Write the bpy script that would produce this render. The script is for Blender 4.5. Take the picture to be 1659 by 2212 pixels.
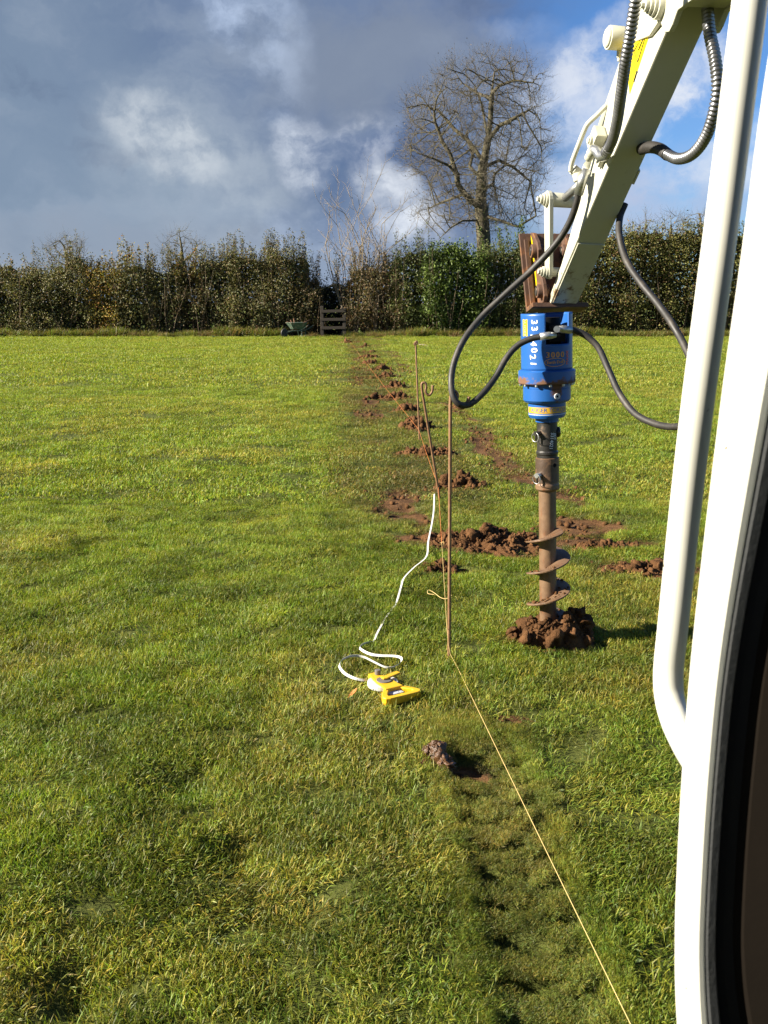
import bpy, bmesh, math, random
import numpy as np
from mathutils import Vector, Matrix, Euler

for o in list(bpy.data.objects): bpy.data.objects.remove(o)
SC = bpy.context.scene
COL = SC.collection
rad = math.radians

# ------------------------------------------------------------------ camera
CAMH, PITCH, F = 1.55, math.atan(451/2067), 2067.0
cd = bpy.data.cameras.new('camera'); cam = bpy.data.objects.new('camera', cd); COL.objects.link(cam)
cam.location = (0, 0, CAMH); cam.rotation_euler = (math.pi/2 - PITCH, 0, 0)
cd.sensor_fit = 'VERTICAL'; cd.sensor_height = 36; cd.lens = 36*F/2212
cd.clip_start = 0.05; cd.clip_end = 8000
cd.dof.use_dof = True; cd.dof.focus_distance = 5.5; cd.dof.aperture_fstop = 20
SC.camera = cam
cp, sp = math.cos(PITCH), math.sin(PITCH)
def ray(px, py):
    a = (px-829.5)/F; b = -(py-1106)/F
    return Vector((a, cp+b*sp, -sp+b*cp))
def atY(px, py, Y):
    d = ray(px, py); t = Y/d.y
    return Vector((d.x*t, Y, CAMH+d.z*t))
def P(px, py, depth): return Vector((0, 0, CAMH)) + ray(px, py)*depth
def G(px, py, z=0.0):
    d = ray(px, py); t = (z-CAMH)/d.z
    return Vector((d.x*t, d.y*t, z))

# ------------------------------------------------------------------ light
SUN_EL, SUN_A = 27.0, 11.0
sund = Vector((-math.cos(rad(SUN_EL))*math.cos(rad(SUN_A)), -math.cos(rad(SUN_EL))*math.sin(rad(SUN_A)), math.sin(rad(SUN_EL))))
sl = bpy.data.lights.new('sun', 'SUN'); sl.energy = 5.0; sl.angle = rad(0.53); sl.color = (1.0, 0.93, 0.80)
so = bpy.data.objects.new('sun', sl); COL.objects.link(so); so.location = (-20, -5, 20)
so.rotation_euler = sund.to_track_quat('Z', 'Y').to_euler()
SC.view_settings.view_transform = 'Standard'; SC.view_settings.look = 'None'
SC.view_settings.exposure = 1.75; SC.view_settings.gamma = 1.0; SC.view_settings.use_curve_mapping = False

# ------------------------------------------------------------------ node helper
class NG:
    def __init__(s, tree): s.t = tree; s.t.nodes.clear()
    def n(s, typ, **kw):
        nd = s.t.nodes.new(typ)
        for k, v in kw.items():
            if k == 'ins':
                for kk, vv in v.items(): s.set(nd.inputs[kk], vv)
            else: setattr(nd, k, v)
        return nd
    def set(s, sock, v):
        if isinstance(v, bpy.types.NodeSocket): s.t.links.new(v, sock)
        else:
            try:
                if len(v) == 3 and len(sock.default_value) == 4: v = (*v, 1)
            except TypeError: pass
            sock.default_value = v
    def math(s, op, a, b=0.0, c=None, clamp=False):
        nd = s.n('ShaderNodeMath', operation=op, use_clamp=clamp); s.set(nd.inputs[0], a); s.set(nd.inputs[1], b)
        if c is not None: s.set(nd.inputs[2], c)
        return nd.outputs[0]
    def vm(s, op, a, b=(0, 0, 0), out=0):
        nd = s.n('ShaderNodeVectorMath', operation=op); s.set(nd.inputs[0], a)
        if op == 'SCALE': s.set(nd.inputs[3], b)
        else: s.set(nd.inputs[1], b)
        return nd.outputs[out]
    def noise(s, vec, scale, detail=4, rough=0.55, dist=0.0, col=False):
        nd = s.n('ShaderNodeTexNoise'); 
        if vec is not None: s.set(nd.inputs['Vector'], vec)
        nd.inputs['Scale'].default_value = scale; nd.inputs['Detail'].default_value = detail
        nd.inputs['Roughness'].default_value = rough; nd.inputs['Distortion'].default_value = dist
        return nd.outputs['Color' if col else 'Fac']
    def ramp(s, v, a, b, lo=0.0, hi=1.0, smooth=True):
        nd = s.n('ShaderNodeMapRange', interpolation_type='SMOOTHSTEP' if smooth else 'LINEAR')
        s.set(nd.inputs[0], v); s.set(nd.inputs[1], a); s.set(nd.inputs[2], b); s.set(nd.inputs[3], lo); s.set(nd.inputs[4], hi)
        return nd.outputs[0]
    def mix(s, f, a, b, blend='MIX'):
        nd = s.n('ShaderNodeMix', data_type='RGBA', blend_type=blend); s.set(nd.inputs[0], f)
        s.set(nd.inputs[6], a); s.set(nd.inputs[7], b)
        return nd.outputs[2]

# ------------------------------------------------------------------ sky
W = bpy.data.worlds.new('World'); SC.world = W; W.use_nodes = True
g = NG(W.node_tree)
SKYS = 0.05
tc = g.n('ShaderNodeTexCoord').outputs['Generated']
d = g.vm('NORMALIZE', tc)
sky = g.n('ShaderNodeTexSky', sky_type='NISHITA', sun_disc=False, sun_elevation=rad(SUN_EL),
          sun_rotation=math.atan2(sund.x, sund.y) % (2*math.pi), altitude=50, air_density=1.0, dust_density=0.4, ozone_density=1.6)
skyc = g.mix(1.0, sky.outputs[0], (0.52, 0.84, 1.30), 'MULTIPLY')
warp = g.vm('SUBTRACT', g.noise(d, 5.0, 6, 0.6, col=True), (0.5, 0.5, 0.5))
dw = g.vm('ADD', d, g.vm('SCALE', warp, 0.16))
warp2 = g.vm('SUBTRACT', g.noise(d, 16.0, 7, 0.62, col=True), (0.5, 0.5, 0.5))
dw2 = g.vm('ADD', dw, g.vm('SCALE', warp2, 0.10))
def dirn(px, py): return ray(px, py).normalized()
def blob(px, py, rx, ry, vec=dw2, rot=0.0):
    """soft mask 1 at centre -> 0 at the rim of an oval on the sky sphere; rx, ry in photo pixels"""
    c = dirn(px, py); r = Vector((0, 0, 1)).cross(c).normalized()*-1; u = r.cross(c)
    cr, sr = math.cos(rot), math.sin(rot)
    r2 = (r*cr+u*sr); u2 = (u*cr-r*sr)
    off = g.vm('SUBTRACT', vec, tuple(c))
    a = g.math('DIVIDE', g.vm('DOT_PRODUCT', off, tuple(r2), 1), rx/F)
    b = g.math('DIVIDE', g.vm('DOT_PRODUCT', off, tuple(u2), 1), ry/F)
    q = g.math('ADD', g.math('MULTIPLY', a, a), g.math('MULTIPLY', b, b))
    return g.ramp(q, 1.0, 0.0)
# long cloud bank covering the left and behind, open blue to the right
n1 = g.noise(g.vm('MULTIPLY', dw, (1, 1, 1.8)), 3.2, 7, 0.6)
n2 = g.noise(g.vm('MULTIPLY', dw2, (1, 1, 1.6)), 11.0, 8, 0.62)
side = g.vm('DOT_PRODUCT', dw, tuple(Vector((-0.93, 0.15, -0.22)).normalized()), 1)
bank = g.ramp(g.math('ADD', side, g.math('MULTIPLY', g.math('SUBTRACT', n1, 0.5), 0.26)), -0.13, 0.06)
slate = g.mix(g.ramp(n1, 0.36, 0.66), (0.72, 1.18, 2.45), (1.40, 1.92, 3.15))
far_left = g.ramp(g.vm('DOT_PRODUCT', dw, tuple(dirn(-300, 500)), 1), 0.84, 1.0)
slate = g.mix(g.math('MULTIPLY', far_left, 0.62), slate, (2.3, 3.0, 3.7))
c1 = g.mix(g.math('MULTIPLY', bank, 0.96), skyc, slate)
# pale band low over the hedge
sep = g.n('ShaderNodeSeparateXYZ'); g.set(sep.inputs[0], dw2)
low = g.math('MULTIPLY', g.ramp(sep.outputs[2], 0.12, 0.03), g.ramp(n1, 0.30, 0.62))
c1 = g.mix(g.math('MULTIPLY', low, 0.45), c1, (4.4, 5.2, 6.4))
# bright puffs
def add(c, m, amt, colr): return g.mix(g.math('MULTIPLY', m, amt, clamp=True), c, colr)
dwb = g.vm('ADD', g.vm('ADD', d, g.vm('SCALE', warp, 0.07)), g.vm('SCALE', warp2, 0.045))
n3 = g.noise(g.vm('ADD', g.vm('MULTIPLY', d, (1, 1, 1.3)), g.vm('SCALE', warp2, 0.05)), 13.0, 9, 0.60)
wisp = g.ramp(n3, 0.36, 0.68)
# soft tonal layering inside the cloud bank
n5 = g.noise(g.vm('MULTIPLY', dw, (1, 1, 2.2)), 6.0, 8, 0.55)
c1 = g.mix(g.math('MULTIPLY', bank, g.ramp(n5, 0.48, 0.72, 0.0, 0.55)), c1, (2.9, 3.5, 4.4))
c1 = g.mix(g.math('MULTIPLY', bank, g.ramp(n5, 0.46, 0.28, 0.0, 0.5)), c1, (0.75, 1.1, 2.0))
for (px, py, rx, ry, rot, amt, colr, tx) in [
    (450, 380, 200, 130, -0.5, 0.50, (4.6, 5.2, 5.8), 0), (345, 305, 100, 55, -0.6, 0.62, (6.0, 6.4, 6.8), 1),
    (545, 55, 70, 150, 0.5, 0.65, (4.8, 5.8, 7.6), 1), (660, 325, 50, 65, 0.6, 0.75, (6.5, 7.0, 7.8), 1),
    (795, 295, 60, 45, 0.0, 0.9, (6.8, 7.2, 8.0), 1), (835, 405, 60, 40, -0.4, 0.7, (7.2, 7.6, 8.2), 1),
    (905, 490, 60, 40, 0.0, 0.75, (7.6, 8.0, 8.6), 1), (720, 500, 120, 40, 0.0, 0.4, (3.6, 4.4, 6.0), 1),
    (1235, 205, 100, 60, -0.3, 0.75, (5.4, 6.0, 7.2), 1),
    (1290, 135, 80, 55, 0.4, 0.75, (6.4, 6.8, 7.6), 1), (1470, 220, 90, 130, 0.2, 0.9, (6.6, 7.0, 7.8), 1),
    (1240, 350, 130, 110, 0.0, 0.8, (5.5, 6.2, 7.6), 1), (1430, 420, 190, 70, 0.1, 0.75, (4.0, 4.6, 6.2), 0),
    (1600, 330, 150, 45, 0.25, 0.7, (6.0, 6.8, 8.0), 1), (1040, 90, 120, 40, 0.1, 0.3, (4.2, 5.2, 7.2), 1)]:
    m = blob(px, py, rx*1.5, ry*1.5, dwb, rot)
    m = g.math('MULTIPLY', m, g.math('ADD', 0.05, wisp) if tx else g.math('ADD', 0.35, g.math('MULTIPLY', wisp, 0.65)), clamp=True)
    c1 = add(c1, m, amt*1.15, colr)
# dark grey scud
for (px, py, rx, ry, amt) in [(820, 130, 330, 150, 0.65), (150, 600, 500, 160, 0.5)]:
    c1 = add(c1, blob(px, py, rx, ry, dw2), amt, (2.1, 2.5, 3.2))
bg = g.n('ShaderNodeBackground', ins={'Color': g.vm('SCALE', c1, 0.71), 'Strength': SKYS})
g.n('ShaderNodeOutputWorld', ins={'Surface': bg.outputs[0]})

# ------------------------------------------------------------------ mesh helpers
RNG = np.random.default_rng(7)
def newobj(name, me, mat=None, parent=None):
    o = bpy.data.objects.new(name, me)
    if mat: me.materials.append(mat)
    COL.objects.link(o)
    if parent is not None:
        o.parent = parent; o.matrix_parent_inverse = Matrix.Identity(4)
    return o
def tag(o, label=None, cat=None, group=None, kind=None):
    if label: o['label'] = label
    if cat: o['category'] = cat
    if group: o['group'] = group
    if kind: o['kind'] = kind
    return o
def thing(name, label, cat, loc=(0, 0, 0), rot=(0, 0, 0), group=None):
    o = bpy.data.objects.new(name, None); COL.objects.link(o); o.location = loc; o.rotation_euler = rot
    o.empty_display_size = 0.1
    bpy.context.view_layer.update()
    return tag(o, label, cat, group)
def world_child(name, mb, mat, parent, **kw):
    """geometry given in world coordinates, parented to a thing"""
    M = Matrix.Identity(4); q = parent
    while q is not None: M = q.matrix_basis @ M; q = q.parent
    M = M.inverted()
    mb.v = [M @ Vector(p) for p in mb.v]
    return mb.build(name, mat, parent, **kw)

class MB:
    def __init__(s): s.v = []; s.f = []; s.sm = []
    def add(s, vs, fs, smooth=False):
        n = len(s.v); s.v += [Vector(p) for p in vs]
        s.f += [tuple(i+n for i in f) for f in fs]; s.sm += [smooth]*len(fs)
        return s
    def box(s, c, size, M=None, bevel=0.0):
        x, y, z = [k/2 for k in size]; b = min(bevel, x*.9, y*.9, z*.9)
        c = Vector(c)
        if b <= 0:
            vs = [Vector((i*x, j*y, k*z)) for i in (-1, 1) for j in (-1, 1) for k in (-1, 1)]
            fs = [(0, 1, 3, 2), (4, 6, 7, 5), (0, 4, 5, 1), (2, 3, 7, 6), (0, 2, 6, 4), (1, 5, 7, 3)]
        else:
            bm = bmesh.new(); bmesh.ops.create_cube(bm, size=1.0)
            for v in bm.verts: v.co = Vector((v.co.x*2*x, v.co.y*2*y, v.co.z*2*z))
            bmesh.ops.bevel(bm, geom=bm.edges[:], offset=b, segments=2, affect='EDGES', profile=0.6)
            bm.verts.index_update(); vs = [v.co.copy() for v in bm.verts]; fs = [tuple(v.index for v in f.verts) for f in bm.faces]; bm.free()
        if M is not None: vs = [M @ p for p in vs]
        return s.add([p+c for p in vs], fs)
    def tube(s, path, r, n=10, caps=True, smooth=True, closed=False):
        pts = [Vector(p) for p in path]; m = len(pts)
        rs = r if hasattr(r, '__len__') else [r]*m
        up = None; vs = []
        for i in range(m):
            if closed: t = (pts[(i+1) % m]-pts[i-1])
            else: t = pts[min(i+1, m-1)]-pts[max(i-1, 0)]
            t = t.normalized() if t.length > 1e-9 else Vector((0, 0, 1))
            if up is None:
                up = Vector((0, 0, 1)) if abs(t.z) < 0.9 else Vector((1, 0, 0))
            a = up-t*up.dot(t)
            a = a.normalized() if a.length > 1e-6 else t.orthogonal().normalized()
            up = a; b = t.cross(a)
            for k in range(n):
                q = 2*math.pi*k/n
                vs.append(pts[i]+(a*math.cos(q)+b*math.sin(q))*rs[i])
        fs = []
        for i in range(m if closed else m-1):
            j = (i+1) % m
            for k in range(n):
                k2 = (k+1) % n; fs.append((i*n+k, i*n+k2, j*n+k2, j*n+k))
        base = len(s.v)
        s.add(vs, fs, smooth)
        if caps and not closed:
            s.f.append(tuple(base+k for k in reversed(range(n)))); s.sm.append(False)
            s.f.append(tuple(base+(m-1)*n+k for k in range(n))); s.sm.append(False)
        return s
    def cyl(s, a, b, r, n=20, r2=None): return s.tube([a, b], [r, r if r2 is None else r2], n)
    def lathe(s, prof, n=40, M=None, smooth=True, hard=True):
        """prof = [(radius, z)] ; with hard, a doubled ring at every corner"""
        segs = list(zip(prof[:-1], prof[1:]))
        for (r0, z0), (r1, z1) in segs:
            vs = []
            for (r, z) in ((r0, z0), (r1, z1)):
                for k in range(n):
                    q = 2*math.pi*k/n; vs.append(Vector((r*math.cos(q), r*math.sin(q), z)))
            if M is not None: vs = [M @ p for p in vs]
            s.add(vs, [(k, (k+1) % n, n+(k+1) % n, n+k) for k in range(n)], smooth)
        return s
    def prism(s, poly, origin, ex, ey, ez, depth):
        """poly [(a,b)] in plane ex,ey; extruded along ez by depth"""
        origin, ex, ey, ez = map(Vector, (origin, ex, ey, ez)); n = len(poly)
        A = [origin+ex*a+ey*b for a, b in poly]; B = [p+ez*depth for p in A]
        fs = [tuple(range(n)), tuple(reversed(range(n, 2*n)))]+[(i, n+i, n+(i+1) % n, (i+1) % n) for i in range(n)]
        return s.add(A+B, fs)
    def build(s, name, mat, parent=None, bevel=0.0, recalc=True):
        me = bpy.data.meshes.new(name); me.from_pydata([tuple(p) for p in s.v], [], s.f)
        me.polygons.foreach_set('use_smooth', s.sm)
        if recalc:
            bm = bmesh.new(); bm.from_mesh(me); bmesh.ops.recalc_face_normals(bm, faces=bm.faces[:]); bm.to_mesh(me); bm.free()
        me.update()
        o = newobj(name, me, mat, parent)
        if bevel:
            b = o.modifiers.new('bevel', 'BEVEL'); b.width = bevel; b.segments = 4 if bevel > .006 else 2; b.limit_method = 'ANGLE'; b.angle_limit = rad(35)
        return o

def spline(pts, per=10):
    """Catmull-Rom through pts"""
    pts = [Vector(p) for p in pts]; q = [pts[0]*2-pts[1]]+pts+[pts[-1]*2-pts[-2]]; out = []
    for i in range(1, len(q)-2):
        a, b, c, e = q[i-1:i+3]
        for k in range(per):
            t = k/per
            out.append(0.5*((2*b)+(c-a)*t+(2*a-5*b+4*c-e)*t*t+(3*b-a-3*c+e)*t**3))
    out.append(pts[-1]); return out

def np_mesh(name, V, Fc, mat, parent=None, col=None, smooth=False):
    """V (n,3), Fc (m,k) all same size; col (n,3) per vertex"""
    me = bpy.data.meshes.new(name); V = np.asarray(V, np.float32); Fc = np.asarray(Fc, np.int32); k = Fc.shape[1]
    me.vertices.add(len(V)); me.vertices.foreach_set('co', V.ravel())
    me.loops.add(Fc.size); me.loops.foreach_set('vertex_index', Fc.ravel())
    me.polygons.add(len(Fc)); me.polygons.foreach_set('loop_start', np.arange(0, Fc.size, k, dtype=np.int32))
    if smooth: me.polygons.foreach_set('use_smooth', np.ones(len(Fc), bool))
    me.update(calc_edges=True)
    if col is not None:
        at = me.color_attributes.new('col', 'FLOAT_COLOR', 'POINT')
        at.data.foreach_set('color', np.c_[col, np.ones(len(col))].astype(np.float32).ravel())
    return newobj(name, me, mat, parent)

def leaves(cen, size, rng, nrm_bias=None, aspect=0.55, fold=0.25):
    """rhombic folded leaves: 4 verts, 2 tris each"""
    n = len(cen)
    nr = rng.normal(size=(n, 3))
    if nrm_bias is not None: nr += nrm_bias
    nr /= np.linalg.norm(nr, axis=1)[:, None]
    t = rng.normal(size=(n, 3)); t -= nr*np.sum(t*nr, 1)[:, None]; t /= np.linalg.norm(t, axis=1)[:, None]
    b = np.cross(nr, t); s = np.asarray(size).reshape(-1, 1)*np.ones((n, 1))
    V = np.empty((n, 4, 3)); V[:, 0] = cen-t*s*0.5; V[:, 2] = cen+t*s*0.5
    V[:, 1] = cen+b*s*0.5*aspect+nr*s*fold*0.5; V[:, 3] = cen-b*s*0.5*aspect+nr*s*fold*0.5
    i = np.arange(n)[:, None]*4
    Fc = np.concatenate([i+np.array([[0, 1, 2]]), i+np.array([[0, 2, 3]])], 1).reshape(-1, 3)
    return V.reshape(-1, 3), Fc
def np_tubes(A, B, ra, rb, n=3):
    """many loose frusta from A to B"""
    A = np.asarray(A, float); B = np.asarray(B, float); m = len(A)
    t = B-A; L = np.linalg.norm(t, axis=1)[:, None]; t = t/np.maximum(L, 1e-9)
    ref = np.where(np.abs(t[:, 2:3]) < 0.9, np.array([[0, 0, 1.]]), np.array([[1., 0, 0]]))
    u = np.cross(t, ref); u /= np.linalg.norm(u, axis=1)[:, None]; w = np.cross(t, u)
    V = np.empty((m, 2*n, 3)); ra = np.asarray(ra).reshape(-1, 1)*np.ones((m, 1)); rb = np.asarray(rb).reshape(-1, 1)*np.ones((m, 1))
    for k in range(n):
        q = 2*math.pi*k/n; dv = u*math.cos(q)+w*math.sin(q)
        V[:, k] = A+dv*ra; V[:, n+k] = B+dv*rb
    i = np.arange(m)[:, None]*2*n
    Fc = np.concatenate([i+np.array([[k, (k+1) % n, n+(k+1) % n, n+k]]) for k in range(n)], 1).reshape(-1, 4)
    return V.reshape(-1, 3), Fc

# value noise
_H = np.random.default_rng(3).random((256, 256))
def vnoise(x, y):
    x = np.asarray(x, float); y = np.asarray(y, float)
    xi = np.floor(x).astype(int); yi = np.floor(y).astype(int); fx = x-xi; fy = y-yi
    fx = fx*fx*(3-2*fx); fy = fy*fy*(3-2*fy)
    h = lambda a, b: _H[a % 256, b % 256]
    return (h(xi, yi)*(1-fx)+h(xi+1, yi)*fx)*(1-fy)+(h(xi, yi+1)*(1-fx)+h(xi+1, yi+1)*fx)*fy
def fbm(x, y, o=4):
    s = 0; a = 0.5; t = 0
    for i in range(o): s = s+a*vnoise(x*2**i+17.3*i, y*2**i+5.1*i); t += a; a *= 0.5
    return s/t
def sstep(a, b, x): t = np.clip((x-a)/(b-a), 0, 1); return t*t*(3-2*t)

# ------------------------------------------------------------------ materials
def mat(name, fn):
    m = bpy.data.materials.new(name); m.use_nodes = True; gg = NG(m.node_tree)
    sh = fn(gg); gg.n('ShaderNodeOutputMaterial', ins={'Surface': sh}); return m
def pr(gg, col, rough=0.5, metal=0.0, normal=None, spec=0.5, **kw):
    b = gg.n('ShaderNodeBsdfPrincipled'); gg.set(b.inputs['Base Color'], col); gg.set(b.inputs['Roughness'], rough)
    gg.set(b.inputs['Metallic'], metal); gg.set(b.inputs['Specular IOR Level'], spec)
    if normal is not None: gg.set(b.inputs['Normal'], normal)
    for k, v in kw.items(): gg.set(b.inputs[k], v)
    return b.outputs[0]
def bump(gg, h, st=0.3, dist=0.01):
    b = gg.n('ShaderNodeBump'); b.inputs['Strength'].default_value = st; b.inputs['Distance'].default_value = dist
    gg.set(b.inputs['Height'], h); return b.outputs[0]
def obc(gg): return gg.n('ShaderNodeTexCoord').outputs['Object']
def plain(name, col, rough=0.5, metal=0.0, var=0.12, scale=14, bst=0.08, dirt=None, dirt_amt=(0.58, 0.72), dscale=9, spec=0.5):
    def fn(gg):
        c = obc(gg); n = gg.noise(c, scale, 5)
        cc = gg.mix(n, tuple(k*(1-var) for k in col), tuple(min(1, k*(1+var)) for k in col))
        if dirt is not None:
            cc = gg.mix(gg.ramp(gg.noise(c, dscale, 8, 0.65), *dirt_amt), cc, dirt)
        r = gg.ramp(n, 0.3, 0.7, max(0, rough-0.08), min(1, rough+0.1))
        return pr(gg, cc, r, metal, bump(gg, gg.noise(c, scale*8, 4), bst, 0.004), spec)
    return mat(name, fn)

def leafmat(name, trans=0.35, rough=0.45, spec=0.4, tinted=False):
    def fn(gg):
        a = gg.n('ShaderNodeAttribute', attribute_name='col').outputs['Color']
        if tinted:
            t = gg.n('ShaderNodeAttribute', attribute_name='tint', attribute_type='INSTANCER').outputs['Vector']
            a = gg.mix(1.0, a, t, 'MULTIPLY')
        b = pr(gg, a, rough, spec=spec)
        tr = gg.n('ShaderNodeBsdfTranslucent'); gg.set(tr.inputs[0], gg.mix(1.0, a, (1.15, 1.25, 0.6), 'MULTIPLY'))
        m = gg.n('ShaderNodeMixShader'); m.inputs[0].default_value = trans
        gg.set(m.inputs[1], b); gg.set(m.inputs[2], tr.outputs[0]); return m.outputs[0]
    return mat(name, fn)
M_GRASS = leafmat('grass_blade', 0.42, 0.5, 0.28, True)
M_LEAF = leafmat('leaf', 0.25, 0.55, 0.25)
M_GLOSSLEAF = leafmat('glossy_leaf', 0.18, 0.5, 0.25)
def _bark(col, col2):
    def fn(gg):
        c = obc(gg); n = gg.noise(c, 3.0, 6, 0.65); n2 = gg.noise(gg.vm('MULTIPLY', c, (6, 6, 1.2)), 4, 4)
        return pr(gg, gg.mix(gg.ramp(n, 0.35, 0.7), col, col2), 0.9, normal=bump(gg, n2, 0.5, 0.03), spec=0.2)
    return fn
M_BARK = mat('bark', _bark((0.065, 0.055, 0.038), (0.115, 0.10, 0.055)))
M_TWIG = mat('twig', _bark((0.135, 0.115, 0.082), (0.09, 0.075, 0.055)))
M_PALETWIG = mat('pale_twig', _bark((0.26, 0.21, 0.15), (0.18, 0.14, 0.095)))
M_STEM = mat('hedge_stem', _bark((0.11, 0.078, 0.048), (0.19, 0.14, 0.09)))

def _soil(wet):
    def fn(gg):
        c = obc(gg); n = gg.noise(c, 9, 8, 0.65); n2 = gg.noise(c, 60, 6, 0.7)
        cc = gg.mix(gg.ramp(n, 0.3, 0.7), (0.058, 0.026, 0.009), (0.140, 0.066, 0.026))
        cc = gg.mix(gg.ramp(n2, 0.62, 0.8), cc, (0.16, 0.088, 0.046))
        if wet: cc = gg.mix(1.0, cc, (0.80, 0.80, 0.80), 'MULTIPLY')
        hb = gg.math('ADD', n2, gg.math('MULTIPLY', gg.noise(c, 22, 6, 0.65), 1.6))
        return pr(gg, cc, 0.36 if wet else 0.9, normal=bump(gg, hb, 0.5 if wet else 1.0, 0.012), spec=0.4 if wet else 0.15)
    return fn
M_SOIL = mat('soil', _soil(False)); M_WET = mat('wet_soil', _soil(True))

def _ground(gg):
    c = obc(gg); a = gg.n('ShaderNodeAttribute', attribute_name='col').outputs['Color']
    sp_ = gg.n('ShaderNodeSeparateColor'); gg.set(sp_.inputs[0], a)
    n = gg.noise(c, 7, 8, 0.7); n2 = gg.noise(c, 45, 6, 0.7); n3 = gg.noise(c, 0.35, 4, 0.6)
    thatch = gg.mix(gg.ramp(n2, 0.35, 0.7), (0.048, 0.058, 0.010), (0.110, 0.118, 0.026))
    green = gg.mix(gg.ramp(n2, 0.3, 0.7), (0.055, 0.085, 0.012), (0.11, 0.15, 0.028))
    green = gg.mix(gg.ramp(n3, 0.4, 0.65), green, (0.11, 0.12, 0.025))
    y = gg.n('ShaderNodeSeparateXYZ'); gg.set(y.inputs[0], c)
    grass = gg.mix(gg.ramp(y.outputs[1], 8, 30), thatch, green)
    soil = gg.mix(gg.ramp(n, 0.3, 0.7), (0.060, 0.029, 0.011), (0.13, 0.066, 0.028))
    m = gg.ramp(gg.math('ADD', sp_.outputs[0], gg.math('MULTIPLY', gg.math('SUBTRACT', n2, 0.5), 0.7)), 0.3, 0.6)
    cc = gg.mix(m, grass, soil)
    return pr(gg, cc, 0.9, normal=bump(gg, gg.math('ADD', n2, n), 0.8, 0.02), spec=0.15)
M_GROUND = mat('ground_soil_and_turf', _ground)

def _white(gg):
    c = obc(gg); n = gg.noise(c, 5, 5); n2 = gg.noise(c, 38, 6, 0.6)
    cc = gg.mix(n, (0.50, 0.49, 0.42), (0.56, 0.55, 0.48))
    cc = gg.mix(gg.ramp(n2, 0.70, 0.74), cc, (0.10, 0.075, 0.045))
    return pr(gg, cc, 0.38, normal=bump(gg, gg.noise(c, 60, 3), 0.05, 0.002))
M_WHITE = mat('white_paint', _white)
def _whitearm(gg):
    c = obc(gg); n = gg.noise(c, 5, 5); n2 = gg.noise(c, 14, 10, 0.72); n3 = gg.noise(gg.vm('MULTIPLY', c, (30, 30, 5)), 1.0, 5, 0.7)
    s_ = gg.n('ShaderNodeSeparateXYZ'); gg.set(s_.inputs[0], c)
    lowend = gg.ramp(s_.outputs[2], 1.85, 1.50)
    cc = gg.mix(n, (0.42, 0.41, 0.32), (0.47, 0.46, 0.37))
    k = gg.math('ADD', n2, gg.math('MULTIPLY', lowend, 0.17))
    cc = gg.mix(gg.ramp(k, 0.62, 0.74), cc, (0.13, 0.08, 0.04))
    cc = gg.mix(gg.math('MULTIPLY', gg.ramp(n3, 0.5, 0.75), gg.math('MULTIPLY', lowend, 0.7)), cc, (0.34, 0.25, 0.14))
    return pr(gg, cc, 0.42, normal=bump(gg, n2, 0.06, 0.004))
M_ARM = mat('chipped_white_paint', _whitearm)
def _blue(gg):
    c = obc(gg); n = gg.noise(c, 12, 9, 0.7); n4 = gg.noise(c, 45, 6, 0.7)
    w = gg.n('ShaderNodeAttribute', attribute_name='wear').outputs['Fac']
    k = gg.math('ADD', gg.math('ADD', gg.math('MULTIPLY', n, 0.7), gg.math('MULTIPLY', n4, 0.3)), w)
    rust = gg.ramp(k, 0.60, 0.70)
    cc = gg.mix(gg.noise(c, 6, 3), (0.008, 0.070, 0.25), (0.014, 0.090, 0.31))
    cc = gg.mix(rust, cc, gg.mix(n4, (0.075, 0.03, 0.012), (0.17, 0.085, 0.04)))
    return pr(gg, cc, gg.ramp(rust, 0, 1, 0.36, 0.85), normal=bump(gg, n4, 0.15, 0.003))
M_BLUE = mat('worn_blue_paint', _blue)
def _rust(gg):
    c = obc(gg); n = gg.noise(c, 8, 8, 0.65); n2 = gg.noise(gg.vm('MULTIPLY', c, (1, 1, .5)), 26, 8, 0.7)
    cc = gg.mix(gg.ramp(n, 0.3, 0.7), (0.085, 0.044, 0.022), (0.19, 0.115, 0.063))
    cc = gg.mix(gg.ramp(n2, 0.55, 0.72), cc, (0.16, 0.06, 0.022))
    cc = gg.mix(gg.ramp(n2, 0.42, 0.30), cc, (0.18, 0.14, 0.105))
    return pr(gg, cc, 0.5, 0.15, bump(gg, n2, 0.35, 0.004))
M_AUGER = mat('muddy_worn_steel', _rust)
M_HITCH = plain('rusty_brown_steel', (0.10, 0.055, 0.036), 0.6, 0.3, 0.4, 10, 0.3, dirt=(0.19, 0.085, 0.035), dirt_amt=(0.5, 0.62), dscale=14)
M_SHAFT = plain('dark_oily_steel', (0.040, 0.037, 0.034), 0.35, 0.5, 0.35, 16, 0.2, dirt=(0.19, 0.13, 0.085), dirt_amt=(0.58, 0.7), dscale=16)
M_SOCKET = plain('brown_worn_steel', (0.09, 0.06, 0.043), 0.45, 0.4, 0.35, 16, 0.2, dirt=(0.24, 0.13, 0.07), dirt_amt=(0.5, 0.62), dscale=14)
M_STEEL = plain('zinc_steel', (0.45, 0.45, 0.44), 0.35, 0.85, 0.2, 20, 0.1)
M_CONDUIT = plain('steel_spiral', (0.20, 0.20, 0.205), 0.34, 0.8, 0.25, 12, 0.1)
M_RUBBER = plain('black_rubber', (0.017, 0.0145, 0.012), 0.6, 0, 0.3, 10, 0.2, dirt=(0.06, 0.048, 0.036), dirt_amt=(0.5, 0.72), dscale=11)
M_BLACK = plain('black_steel', (0.006, 0.006, 0.0065), 0.7, spec=0.12)
M_SEAL = plain('dark_rubber_seal', (0.036, 0.037, 0.037), 0.75, 0, 0.25, 25, 0.2, spec=0.2, dirt=(0.04, 0.038, 0.034), dirt_amt=(0.6, 0.75), dscale=30)
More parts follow.
